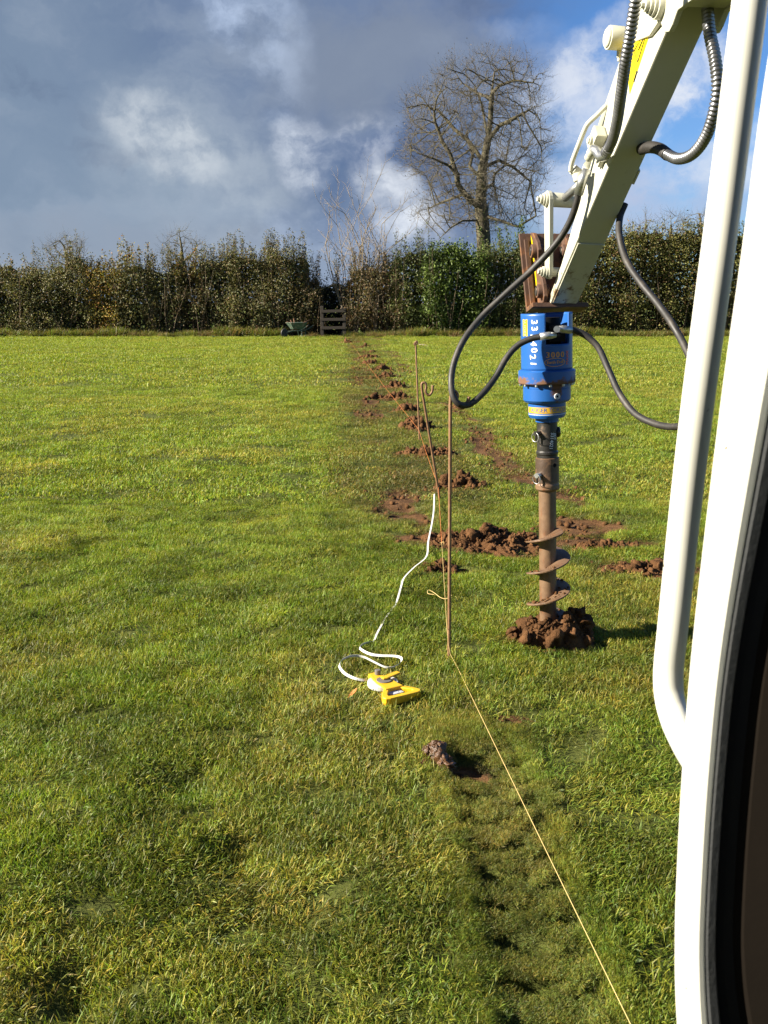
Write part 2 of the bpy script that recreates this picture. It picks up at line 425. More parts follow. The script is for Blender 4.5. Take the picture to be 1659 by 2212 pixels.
M_TRIM = plain('shade_dark_cab_trim', (0.0075, 0.0055, 0.0038), 0.9, 0, 0.2, 12, spec=0.06)  # near-black brown: the shade inside the cab is put into the colour
M_PIN = plain('rusty_iron_pin', (0.21, 0.115, 0.055), 0.6, 0.3, 0.35, 25, 0.2, dirt=(0.17, 0.085, 0.04), dirt_amt=(0.45, 0.6), dscale=30)
M_YEL = plain('yellow_plastic', (0.62, 0.36, 0.010), 0.42, 0, 0.06, 20, 0.05, dirt=(0.30, 0.17, 0.05), dirt_amt=(0.60, 0.72), dscale=26)
M_TAPE = plain('white_tape', (0.52, 0.51, 0.48), 0.5, 0, 0.05, 30, 0.02, dirt=(0.30, 0.25, 0.2), dirt_amt=(0.66, 0.74), dscale=40)
M_STICKER = plain('yellow_sticker', (0.62, 0.46, 0.0), 0.45, 0, 0.03)
M_BLUESTK = plain('gold_sticker', (0.55, 0.31, 0.015), 0.45, 0, 0.1, 30, 0.05, dirt=(0.16, 0.12, 0.12), dirt_amt=(0.62, 0.7), dscale=60)
M_ORTXT = plain('orange_print', (0.62, 0.30, 0.05), 0.5); M_REDTXT = plain('red_print', (0.72, 0.12, 0.04), 0.5)
M_WTXT = plain('white_marker', (0.85, 0.85, 0.85), 0.5); M_KTXT = plain('black_print', (0.02, 0.02, 0.02), 0.5)
M_STRY = plain('yellow_string', (0.50, 0.36, 0.13), 0.7); M_STRO = plain('orange_string', (0.50, 0.15, 0.03), 0.7)
M_WOOD = plain('shade_dark_timber', (0.036, 0.027, 0.018), 0.85, 0, 0.35, 8, 0.4)  # dark brown, with the shade of the hedge gap put into the colour
M_BARROW = plain('dull_green_paint', (0.05, 0.085, 0.06), 0.5, 0, 0.3, 10, 0.2, dirt=(0.2, 0.16, 0.11), dirt_amt=(0.5, 0.65))
M_STICK = plain('brown_stick', (0.20, 0.10, 0.055), 0.85, 0, 0.3)
M_DEADLEAF = plain('orange_dead_leaf', (0.40, 0.14, 0.035), 0.6, 0, 0.2)
M_GREYKNOB = plain('grey_knob', (0.13, 0.115, 0.10), 0.6); M_GREYPL = plain('grey_plastic', (0.42, 0.44, 0.50), 0.45)

# ------------------------------------------------------------------ layout of the dug line
HOLES = [  # photo pixel of each heap, half width m, height m
    (1046, 1172, .60, .125), (962, 1055, .24, .11), (926, 981, .44, .15), (905, 923, .46, .16), (888, 889, .42, .15),
    (864, 860, .38, .16), (853, 838, .40, .15), (832, 817, .42, .15), (822, 801, .42, .15), (806, 787, .46, .15),
    (798, 775, .48, .15), (790, 763, .46, .17), (790, 751, .50, .17), (783, 741, .55, .15)]
HP = [G(h[0], h[1]) for h in HOLES]
AUG = G(1186, 1383)
def xline(y): return 0.76-0.0455*(y-4.25)             # dug line
def xtrack(y): return 0.115+(5.8-y)*0.037             # left edge of the near track print

def mudmask(x, y):
    """0 turf .. 1 bare earth"""
    x = np.asarray(x, float); y = np.asarray(y, float)
    m = np.zeros(np.broadcast(x, y).shape)
    n = fbm(x*3.1, y*3.1, 4); nb = fbm(x*0.9+40, y*0.55+9, 4)
    for h, p in list(zip(HOLES, HP))+[((0, 0, .20, .2), AUG)]:
        dx = (x-p.x)/(h[2]*0.95); dy = (y-p.y)/(h[2]*0.55)
        m = np.maximum(m, sstep(1.25, 0.55, np.sqrt(dx*dx+dy*dy)+(n-0.5)*1.3))
    m = m*0.9
    # trampled tracks beyond the auger
    for off, wd in ((-0.50, .30), (0.72, .32)):
        t = np.abs(x-(xline(y)+off))/wd
        amt = sstep(1.0, 0.3, t+(n-0.5)*1.2)*sstep(5.4, 6.3, y)*sstep(0.42, 0.62, nb+0.02*np.clip(y-14, 0, 8)/1.6)
        m = np.maximum(m, 0.85*amt)
    # scuffs by the auger to the right, by the first heap and in the near track print
    for (px, py, rx, ry) in [(1265, 1135, .35, .35), (1335, 1180, .40, .22), (1390, 1235, .38, .20), (905, 1115, .16, .30), (965, 1235, .25, .12),
                             (1095, 1560, .09, .05), (1010, 1660, .12, .07), (660, 748, 1.6, .8)]:
        q = G(px, py); dd = np.sqrt(((x-q.x)/rx)**2+((y-q.y)/ry)**2)
        m = np.maximum(m, 0.95*sstep(1.2, 0.5, dd+(n-0.5)*1.5))
    s, lug = track(x, y)
    m = np.maximum(m, 0.9*sstep(.3, .8, lug)*sstep(0.30, 0.50, n))
    return m*(y < 46)
def track(x, y):
    s = (x-xtrack(y))/0.27
    inb = sstep(-0.03, 0.05, s)*sstep(1.05, 0.85, s)*sstep(6.0, 5.0, y)*sstep(2.9, 2.6, np.where(y > 4.6, 0, 0)+y*0+np.where(y > 3.2, 2.75, 2.6))
    ph = np.abs(((y+0.02*np.sin(x*23))/0.14) % 1.0-0.5)*2
    lug = inb*sstep(0.50, 0.68, ph)*sstep(0.02, 0.1, s)*sstep(0.62, 0.5, s)*sstep(3.3, 2.95, y)
    lug2 = inb*sstep(0.55, 0.85, 1-ph)*sstep(0.55, 0.65, s)*sstep(1.0, 0.9, s)*sstep(3.4, 2.9, y)
    return inb*np.where(y > 3.2, 0.45, 1.0), np.maximum(lug, 0.7*lug2)
def height(x, y):
    x = np.asarray(x, float); y = np.asarray(y, float)
    near = np.clip(1-(y-6)/60, 0, 1)
    z = near*(0.055*(fbm(x*0.55, y*0.55, 3)-0.5)+0.050*(fbm(x*2.2+9, y*2.2, 2)-0.5)+0.004*(fbm(x*8, y*8, 1)-0.5))
    inb, lug = track(x, y)
    z = z-0.011*inb-0.072*lug
    m = mudmask(x, y)
    z = z-0.02*m+0.07*m*(fbm(x*11, y*11, 4)-0.5)
    for (px, py, r, dp) in [(525, 1830, .10, .05), (165, 2140, .09, .05), (545, 1000, .3, .05), (520, 1120, .2, .05), (390, 1700, .14, .04), (650, 1000, .25, .04)]:
        q = G(px, py); z = z-dp*np.exp(-((x-q.x)**2+(y-q.y)**2)/(r*r))
    return z-0.0
def gz(p): return float(height(np.array([p.x]), np.array([p.y]))[0])

# ------------------------------------------------------------------ ground sheet
def axis_pts(segs):
    out = [segs[0][0]]
    for (a, b, h0, gr) in segs:
        h = h0
        while out[-1] < b-1e-6:
            out.append(min(out[-1]+h, b)); h *= gr
    return np.array(out)
xs = axis_pts([(0, 2.2, .024, 1.0), (2.2, 2500, .03, 1.07)]); xs = np.r_[-xs[::-1][:-1], xs]
ys = axis_pts([(0.9, 7.5, .026, 1.0), (7.5, 48, .03, 1.02), (48, 3500, .8, 1.12)]); ys = np.r_[[-2500, -600, -150, -40, -8, -2, 0, 0.5], ys]
X, Y = np.meshgrid(xs, ys); Z = height(X, Y); Mm = mudmask(X, Y)
nx = len(xs); idx = np.arange(X.size).reshape(X.shape)
Fq = np.stack([idx[:-1, :-1], idx[:-1, 1:], idx[1:, 1:], idx[1:, :-1]], -1).reshape(-1, 4)
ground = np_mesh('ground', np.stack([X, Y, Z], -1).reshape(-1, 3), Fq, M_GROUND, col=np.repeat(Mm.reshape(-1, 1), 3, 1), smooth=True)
tag(ground, kind='structure')

# ------------------------------------------------------------------ grass
def blade_clump(name, nb, rad_, lmin, lmax, wid, lean, rng, straw=0.12, broad=0.0, comb=False):
    V = []; Fc3 = []; C = []
    r = rad_*np.sqrt(rng.random(nb)); q = rng.random(nb)*2*math.pi
    for i in range(nb):
        L = rng.uniform(lmin, lmax); w = wid*rng.uniform(0.7, 1.3); a = rng.normal(0, .95) if comb else rng.random()*2*math.pi
        ln = abs(rng.normal(0, lean))+(0.4 if comb else 0.15); bend = rng.uniform(0.1, 0.9)
        isb = rng.random() < broad
        if isb: w *= 3.2; L *= 0.8; ln += 0.6
        base = np.array([r[i]*math.cos(q[i]), r[i]*math.sin(q[i]), -0.006])
        dr = np.array([math.cos(a), math.sin(a), 0]); sd = np.array([-math.sin(a), math.cos(a), 0])
        tw = rng.normal(0, 0.6); sd = sd*math.cos(tw)+np.array([0, 0, 1])*math.sin(tw)
        p = [base]; ang = ln
        for k in range(3):
            p.append(p[-1]+(dr*math.sin(ang)+np.array([0, 0, 1])*math.cos(ang))*L/3); ang = min(ang+bend*0.6, 1.75)
        n0 = len(V)
        ws = (0.7, 1.0, 0.75)
        for k in range(3): V += [p[k]-sd*w/2*ws[k], p[k]+sd*w/2*ws[k]]
        V.append(p[3])
        Fc3 += [(n0, n0+1, n0+3), (n0, n0+3, n0+2), (n0+2, n0+3, n0+5), (n0+2, n0+5, n0+4), (n0+4, n0+5, n0+6)]
        if rng.random() < straw: c = np.array([1.75, 1.25, 1.25])*rng.uniform(0.7, 1.15)
        else: c = np.array([1.0*rng.uniform(.75, 1.35), 1.0, 0.9])*rng.uniform(0.65, 1.3)
        if isb: c = np.array([.75, .95, 1.0])*rng.uniform(.7, 1.1)
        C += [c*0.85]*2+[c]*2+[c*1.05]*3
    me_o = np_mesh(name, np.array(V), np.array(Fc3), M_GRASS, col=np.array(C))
    COL.objects.unlink(me_o); return me_o
def scatter(name, pts, idxs, rots, scls, tints, coll, label):
    me = bpy.data.meshes.new(name); n = len(pts)
    me.vertices.add(n); me.vertices.foreach_set('co', np.asarray(pts, np.float32).ravel())
    def at(nm, typ, data, key):
        a = me.attributes.new(nm, typ, 'POINT'); a.data.foreach_set(key, np.ascontiguousarray(data).ravel())
    at('idx', 'INT', np.asarray(idxs, np.int32), 'value'); at('rot', 'FLOAT_VECTOR', np.asarray(rots, np.float32), 'vector')
    at('scl', 'FLOAT_VECTOR', np.asarray(scls, np.float32), 'vector'); at('tint', 'FLOAT_VECTOR', np.asarray(tints, np.float32), 'vector')
    o = newobj(name, me); ng = bpy.data.node_groups.new(name+'_scatter', 'GeometryNodeTree')
    ng.interface.new_socket('Geometry', in_out='INPUT', socket_type='NodeSocketGeometry')
    ng.interface.new_socket('Geometry', in_out='OUTPUT', socket_type='NodeSocketGeometry')
    N = ng.nodes; L = ng.links
    gi = N.new('NodeGroupInput'); go = N.new('NodeGroupOutput'); ip = N.new('GeometryNodeInstanceOnPoints')
    ci = N.new('GeometryNodeCollectionInfo'); ci.inputs['Collection'].default_value = coll
    ci.inputs['Separate Children'].default_value = True; ci.inputs['Reset Children'].default_value = True
    def na(nm, typ):
        a = N.new('GeometryNodeInputNamedAttribute'); a.data_type = typ; a.inputs['Name'].default_value = nm; return a.outputs['Attribute']
    L.new(gi.outputs[0], ip.inputs['Points']); L.new(ci.outputs[0], ip.inputs['Instance']); ip.inputs['Pick Instance'].default_value = True
    L.new(na('idx', 'INT'), ip.inputs['Instance Index']); L.new(na('rot', 'FLOAT_VECTOR'), ip.inputs['Rotation'])
    L.new(na('scl', 'FLOAT_VECTOR'), ip.inputs['Scale']); L.new(ip.outputs[0], go.inputs[0])
    m = o.modifiers.new('scatter', 'NODES'); m.node_group = ng
    return tag(o, label, 'grass', kind='stuff')

rg = np.random.default_rng(11)
protos = bpy.data.collections.new('blade_protos')
k = 0
for i in range(8):   # near turf
    protos.objects.link(blade_clump('blade_clump_%02d' % k, 160, .080, .016, .038, .0026, .72, rg, 0.07+0.02*(i % 3), 0.03 if i % 2 else 0.0, comb=i >= 4)); k += 1
for i in range(4):   # middle distance
    protos.objects.link(blade_clump('blade_clump_%02d' % k, 130, .17, .022, .048, .0058, .70, rg, 0.12)); k += 1
for i in range(4):   # far
    protos.objects.link(blade_clump('blade_clump_%02d' % k, 190, .50, .03, .06, .013, .65, rg, 0.10)); k += 1
def field_points(y0, y1, dens, rng, spread=0.56, marg=1.6):
    wmax = spread*y1+marg; n = int(dens*2*wmax*(y1-y0)); x = rng.uniform(-wmax, wmax, n); y = rng.uniform(y0, y1, n)
    kp = np.abs(x) < spread*y+marg; return x[kp], y[kp]
PX, PY, PI_, PS = [], [], [], []
for (y0, y1, dens, i0, i1, sc) in [(0.9, 7.5, 250, 0, 8, 1.0), (7.5, 18, 50, 8, 12, 1.0), (18, 46.5, 6.5, 12, 16, 1.0)]:
    x, y = field_points(y0, y1, dens, rg); PX.append(x); PY.append(y); PI_.append(rg.integers(i0, i1, len(x))); PS.append(np.full(len(x), sc))
intr = [(xx-xtrack(yy) > -.06) & (xx-xtrack(yy) < .31) & (yy < 3.4) for xx, yy in zip(PX, PY)]
PX, PY, PI_, PS = [[v[~q] for v, q in zip(L_, intr)] for L_ in (PX, PY, PI_, PS)]
yq = rg.uniform(1.2, 3.4, 2600); xq = xtrack(yq)+rg.uniform(-.07, .32, 2600); PX.append(xq); PY.append(yq); PI_.append(rg.integers(0, 8, 2600)); PS.append(np.full(2600, .40))
x = np.concatenate(PX); y = np.concatenate(PY); ii = np.concatenate(PI_); ss = np.concatenate(PS)
mm = mudmask(x, y); keep = rg.random(len(x)) > np.clip(mm*1.25-0.15, 0, 0.97); x, y, ii, ss, mm = x[keep], y[keep], ii[keep], ss[keep], mm[keep]
inb, lug = track(x, y); gap = sstep(.42, .30, fbm(x*7+13, y*7+90, 2))*(y < 7.5)
keep = rg.random(len(x)) > np.clip(np.maximum(lug*1.5, gap*.25), 0, .93); x, y, ii, ss, mm, inb, lug = [v[keep] for v in (x, y, ii, ss, mm, inb, lug)]
n = len(x)
patch = fbm(x*0.8, y*0.8, 4); fine = fbm(x*4+3, y*4, 3); big = fbm(x*0.16+5, y*0.10, 3)
h = ss*(0.70+0.5*fine+0.35*sstep(.35, .65, fbm(x*1.3+70, y*1.3, 3)))*(1-0.35*inb)*(1-0.4*mm)
comb = fbm(x*1.1+31, y*1.1+8, 2)*12; cst = 0.45*sstep(.35, .6, fbm(x*1.7+2, y*1.7+55, 2))
t_g = np.array([0.158, 0.204, 0.026]); t_y = np.array([0.222, 0.222, 0.044]); t_d = np.array([0.100, 0.136, 0.018]); t_b = np.array([0.105, 0.086, 0.031])
wy = sstep(0.46, 0.66, patch)[:, None]*0.75; wd = sstep(0.48, 0.30, fine)[:, None]*0.8
tint = t_g*(1-wy)+t_y*wy; tint = tint*(1-wd)+t_d*wd
worn = sstep(.0, .25, x-(xline(y)-1.15))*sstep(.55, .1, x-xline(y))*sstep(5.6, 8, y)*(0.6+0.4*sstep(.36, .55, fbm(x*1.8+4, y*.7+1, 3)))
h = h*(1-.3*worn)
wb = np.clip(mm*1.2+0.35*inb+.9*worn, 0, 0.85)[:, None]; tint = tint*(1-wb)+t_b*wb
tint *= rg.uniform(0.55, 1.45, n)[:, None]*np.c_[rg.uniform(.88, 1.15, n), np.ones(n), np.ones(n)]
fy = sstep(6, 26, y)[:, None]; tint = tint*(1+.22*sstep(3, 8, y))[:, None]; fy = fy*(1-worn[:, None]); tint = tint*(1-0.55*fy)+np.array([0.215, 0.265, 0.036])*0.55*fy*rg.uniform(.85, 1.15, n)[:, None]  # tint lightened with distance: sunlit blade tips put into the colour
z = height(x, y); gx = (height(x+.07, y)-height(x-.07, y))/.14; gy = (height(x, y+.07)-height(x, y-.07))/.14; th = rg.random(n)*6.283
cb = (ii < 8) & (rg.random(n) < cst); ii = np.where(ii < 8, np.where(cb, 4+ii % 4, ii % 4), ii); th = np.where(cb, comb+rg.normal(0, .25, n), th)
nlx = -gx*np.cos(th)-gy*np.sin(th); nly = gx*np.sin(th)-gy*np.cos(th)
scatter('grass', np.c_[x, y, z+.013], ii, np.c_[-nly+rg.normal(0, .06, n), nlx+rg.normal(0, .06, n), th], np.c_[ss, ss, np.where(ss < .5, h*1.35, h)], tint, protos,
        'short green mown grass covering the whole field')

# ------------------------------------------------------------------ hedge, trees
HY = 47.0
PAL = {
 'willow': ([(.092, .088, .029), (.120, .100, .040), (.108, .068, .030), (.150, .145, .075), (.050, .058, .020)], [.34, .26, .16, .10, .14]),
 'yellow': ([(.25, .165, .028), (.165, .14, .032), (.19, .085, .026), (.095, .095, .028), (.115, .080, .038)], [.22, .25, .13, .24, .16]),
 'brown':  ([(.105, .070, .034), (.14, .082, .034), (.080, .072, .028), (.055, .048, .022)], [.34, .14, .34, .18]),
 'green':  ([(.070, .085, .024), (.100, .110, .036), (.050, .062, .016), (.095, .066, .030)], [.40, .26, .2, .14]),
 'evergreen': ([(.042, .062, .010), (.066, .092, .016), (.10, .135, .028), (.028, .042, .009)], [.40, .30, .12, .18]),
 'clipped': ([(.070, .074, .020), (.112, .104, .028), (.092, .054, .022), (.045, .048, .015), (.18, .155, .045)], [.32, .28, .18, .15, .07]),
 'dark': ([(.016, .020, .007), (.024, .026, .010), (.012, .015, .006)], [.5, .3, .2])}  # dark palette: shade of the gate hollow put into near-black leaf colours
def stems_mesh(name, paths, mat_, parent, n=3):
    A, B, ra, rb = [], [], [], []
    for pth, r0, r1 in paths:
        m = len(pth)-1
        for i in range(m):
            A.append(pth[i]); B.append(pth[i+1]); ra.append(r0+(r1-r0)*i/m); rb.append(r0+(r1-r0)*(i+1)/m)
    V, Fc = np_tubes(A, B, ra, rb, n); o = np_mesh(name, V, Fc, mat_, parent, smooth=True); o['kind'] = 'stuff'; return o
def shrub(label, px0, px1, pytop, kind, seed, Y=HY, leaf=.085, dens=1.0, tips=1.0, name='hedge_shrub', tipk=None, depth=1.5, zlo=0.0, topvar=.19, gloss=False, tiplen=(.6, 1.45)):
    rng = np.random.default_rng(seed)
    a = atY(px0, 650, Y); b = atY(px1, 650, Y); top = atY((px0+px1)/2, pytop-14, Y).z
    w = b.x-a.x; cx = (a.x+b.x)/2
    root = thing(name, label, 'shrub', (cx, Y, 0), group='shrubs of the field hedge')
    def topz(xx): return top*(1-topvar+topvar*2*(fbm(xx*1.1+seed, xx*0+seed*.37, 3)-0.35))*(1-0.10*np.abs(2*xx/w)**4)
    nc = int(w*top*26*dens)
    cxs = rng.uniform(-w/2-.12, w/2+.12, nc); tz = topz(cxs); u = rng.random(nc)
    czs = zlo+(tz-zlo)*u**0.9
    belly = depth*(0.55+0.45*np.sin(np.clip(czs/np.maximum(tz, .1), 0, 1)*math.pi*0.85+0.3))
    cys = -belly*0.5+np.abs(rng.normal(0, .30, nc))*belly*0.9+1.15*(fbm(cxs*.8+seed, czs*.8, 3)-0.5)+0.35*(fbm(cxs*2.3+seed, czs*2.3, 2)-0.5)
    per = 30; n = nc*per
    cen = np.repeat(np.c_[cxs, cys, czs], per, 0)+rng.normal(size=(n, 3))*np.array([.17, .15, .17])
    # opaque heart of the hedge
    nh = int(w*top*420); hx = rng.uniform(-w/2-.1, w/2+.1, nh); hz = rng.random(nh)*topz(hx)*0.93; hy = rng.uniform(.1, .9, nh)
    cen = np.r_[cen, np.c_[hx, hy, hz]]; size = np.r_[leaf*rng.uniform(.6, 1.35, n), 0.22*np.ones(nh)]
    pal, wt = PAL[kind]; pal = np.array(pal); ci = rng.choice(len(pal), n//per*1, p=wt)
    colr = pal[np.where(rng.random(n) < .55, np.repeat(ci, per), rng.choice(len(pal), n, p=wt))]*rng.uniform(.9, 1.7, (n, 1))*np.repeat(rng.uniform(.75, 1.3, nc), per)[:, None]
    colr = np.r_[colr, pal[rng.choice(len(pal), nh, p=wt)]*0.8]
    # shoots standing above the top
    paths = []; nt = int(w*13*tips)
    tp, tcol, ts = [], [], []
    pk, wk = PAL[tipk or kind]; pk = np.array(pk)
    for i in range(nt):
        x0 = rng.uniform(-w/2, w/2); z0 = float(topz(np.array([x0]))[0])*rng.uniform(.76, .97); L = rng.uniform(*tiplen)
        y0 = rng.uniform(-.4, .3); e = np.array([x0+rng.normal(0, .12)*L, y0+rng.normal(0, .1), z0+L]); s0 = np.array([x0, y0, z0]); mid = (s0+e)/2+rng.normal(0, .03, 3)
        paths.append(([s0, mid, e], .010, .003)); nl = int(L*46)
        tt = rng.random(nl)[:, None]; q = s0*(1-tt)+e*tt+rng.normal(0, .055, (nl, 3)); tp.append(q); ts.append(np.full(nl, leaf*(1.3 if tipk else .95))*rng.uniform(.6, 1.3, nl))
        tcol.append(pk[rng.choice(len(pk), nl, p=wk)]*rng.uniform(.8, 1.5, (nl, 1)))
    if tp: cen = np.r_[cen, np.concatenate(tp)]; size = np.r_[size, np.concatenate(ts)]; colr = np.r_[colr, np.concatenate(tcol)]
    V, Fc = leaves(cen, size, rng, np.array([0, -.5, .5]))
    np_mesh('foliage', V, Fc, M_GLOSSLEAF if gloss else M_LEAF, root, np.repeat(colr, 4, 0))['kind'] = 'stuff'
    for i in range(int(w*5)):
        x0 = rng.uniform(-w/2, w/2); x1 = x0+rng.normal(0, .35); y0 = rng.uniform(-.8, -.1); z1 = top*rng.uniform(.35, .85)
        pth = [np.array([x0, y0+.2, -.05]), np.array([x0*.6+x1*.4+rng.normal(0, .08), y0, z1*.4]), np.array([x0*.2+x1*.8, y0-.1, z1*.75]), np.array([x1, y0-.1, z1])]
        paths.append((pth, rng.uniform(.010, .024), .005))
    stems_mesh('stems', paths, M_STEM, root)
    return root
S = 'hedge shrub'
shrub('hedge shrub off the left edge, next to the yellowing leafy shoots', -230, -50, 545, 'willow', 20)
shrub('hedge shrub at the left picture edge topped by broad yellowing leaves', -60, 75, 556, 'willow', 21, tips=.8, tipk='yellow', tiplen=(.4, .9))
shrub('olive grey hedge shrub between the left edge clump and the domed far tree', 65, 135, 556, 'willow', 22)
shrub('olive hedge shrub standing in front of the small domed bare tree', 125, 200, 548, 'willow', 23, tips=1.2)
shrub('hedge shrub crowned with yellow and rust leaves, left of the brownish one', 195, 265, 560, 'yellow', 24, tips=1.3, tipk='yellow', tiplen=(.5, 1.1), dens=.9)
shrub('yellow green hedge shrub with dark gaps beneath its leafy top', 258, 330, 552, 'willow', 25, tips=1.1, tipk='yellow')
shrub('tall olive hedge shrub left of the thin orange leaved patch', 322, 392, 545, 'willow', 26, tips=1.2)
shrub('thin hedge shrub with sparse orange brown leaves and dark middle', 385, 440, 575, 'brown', 27, tips=1.2, tipk='yellow', dens=.75, tiplen=(.6, 1.2))
shrub('grey green hedge shrub right of the thin orange brown one', 432, 512, 545, 'willow', 28, tips=1.4)
shrub('dense olive hedge shrub with many upright shoots, left of the tallest', 504, 584, 540, 'willow', 29, tips=1.6)
shrub('tallest olive hedge shrub with long upright shoots above the wheelbarrow', 576, 662, 524, 'willow', 30, tips=2.2, tiplen=(.6, 1.4))
shrub('thin twiggy hedge shrub left of the gate with sky showing behind', 648, 692, 600, 'brown', 31, tips=2.0, dens=.6, tiplen=(.6, 1.3))
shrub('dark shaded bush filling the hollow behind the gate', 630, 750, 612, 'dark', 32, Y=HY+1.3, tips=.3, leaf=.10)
shrub('low brown hedge shrub right of the gate under the pale bare stems', 752, 802, 578, 'brown', 33, tips=1.2)
shrub('brown green hedge shrub between the bare stems and the evergreen', 795, 862, 560, 'brown', 34, tips=1.3)
shrub('loose green hedge shrub left of the glossy evergreen bush', 850, 935, 520, 'green', 35, tips=1.0, topvar=.2)
shrub('glossy dark evergreen bush below the big bare tree', 922, 1045, 520, 'evergreen', 36, Y=HY-.35, leaf=.12, tips=.3, gloss=True, tiplen=(.2, .5), topvar=.16)
shrub('green hedge shrub between the evergreen bush and the rusty hitch', 1038, 1135, 514, 'green', 37, tips=.8, tipk='evergreen')
shrub('hedge shrub hidden partly by the rusty hitch and white arm', 1125, 1265, 515, 'clipped', 38, tips=.6)
shrub('clipped olive hedge shrub right of the white arm foot', 1255, 1350, 500, 'clipped', 39, tips=.7, leaf=.095, topvar=.06, tiplen=(.2, .6))
shrub('clipped olive hedge shrub behind the sagging hose, left of the rail', 1342, 1440, 490, 'clipped', 40, tips=.7, leaf=.095, topvar=.06, tiplen=(.2, .6))
shrub('clipped olive hedge shrub crossed by the white grab rail', 1432, 1535, 488, 'clipped', 41, tips=.7, leaf=.095, topvar=.06, tiplen=(.2, .6))
shrub('clipped olive hedge shrub seen between grab rail and door frame', 1527, 1640, 490, 'clipped', 42, tips=.7, leaf=.095, topvar=.06, tiplen=(.2, .6))
shrub('clipped olive hedge shrub beyond the door frame at the right edge', 1632, 1790, 490, 'clipped', 43, tips=.7, leaf=.095, topvar=.06, tiplen=(.2, .6))

# undergrowth at the hedge foot
rr = np.random.default_rng(51); tallp = bpy.data.collections.new('rough_protos')
for i in range(5): tallp.objects.link(blade_clump('rough_clump_%02d' % i, 150, .25, .12, .42, .016, .45, rr, 0.30, 0.12))
nT = 2200; xT = rr.uniform(-25, 26, nT); yT = HY-1.0+rr.normal(0, .28, nT)+0.5*(fbm(xT*.4, xT*0, 3)-.5); sT = rr.uniform(.5, 1.25, nT)*np.where((np.abs(xT+2.5) < .8) | (np.abs(xT+4.15) < .8), .3, 1.0)*(0.45+1.1*fbm(xT*.7, xT*0+4, 3))
tT = np.where(rr.random((nT, 1)) < .38, np.array([[.15, .125, .055]]), np.array([[.105, .13, .028]]))*rr.uniform(.7, 1.25, (nT, 1))
scatter('rough_grass', np.c_[xT, yT, np.zeros(nT)], rr.integers(0, 5, nT), np.c_[rr.normal(0, .15, nT), rr.normal(0, .15, nT), rr.random(nT)*6.28], np.c_[sT, sT, sT], tT, tallp,
        'tall rough grass and weeds along the foot of the hedge')

# pale bare multi-stem shrub
def bare_shrub(px0, px1, pytop, seed, Y=HY+.4):
    rng = np.random.default_rng(seed); c = atY((px0+px1)/2, 640, Y); w = atY(px1, 640, Y).x-atY(px0, 640, Y).x; top = atY(780, pytop, Y).z
    root = thing('bare_shrub', 'pale bare multi stemmed shrub rising above the hedge by the gate', 'shrub', (c.x, Y, 0), group='shrubs of the field hedge')
    main, fine = [], []
    def grow(p, dv, L, r, lv):
        m = 5; pth = [p.copy()]; q = p.copy(); dd = dv.copy()
        for i in range(m):
            dd = dd+rng.normal(0, .07, 3)+np.array([0, 0, .05]); dd /= np.linalg.norm(dd); q = q+dd*L/m; pth.append(q.copy())
            if lv < 3 and i >= (1 if lv else 1) and rng.random() < .75:
                side = rng.normal(size=3); side -= dd*side.dot(dd); side /= np.linalg.norm(side)
                nd = dd*.75+side*.62; nd /= np.linalg.norm(nd); grow(q, nd, L*rng.uniform(.28, .5), r*.6, lv+1)
        (main if lv == 0 else fine).append((pth, r, r*.3))
    for i in range(24):
        x0 = rng.uniform(-.26, .26)*w; tx = rng.uniform(-.5, .5)*w; L = top*rng.uniform(.68, 1.02)*(1-.25*abs(2*tx/w))
        dv = np.array([(tx-x0)/L*.9, rng.normal(0, .1), 1.0]); dv /= np.linalg.norm(dv)
        grow(np.array([x0, rng.normal(0, .4), -.05]), dv, L, rng.uniform(.024, .042), 0)
    stems_mesh('stem', main, M_PALETWIG, root, 4); stems_mesh('twigs', fine, M_PALETWIG, root, 3)
bare_shrub(690, 868, 436, 61)

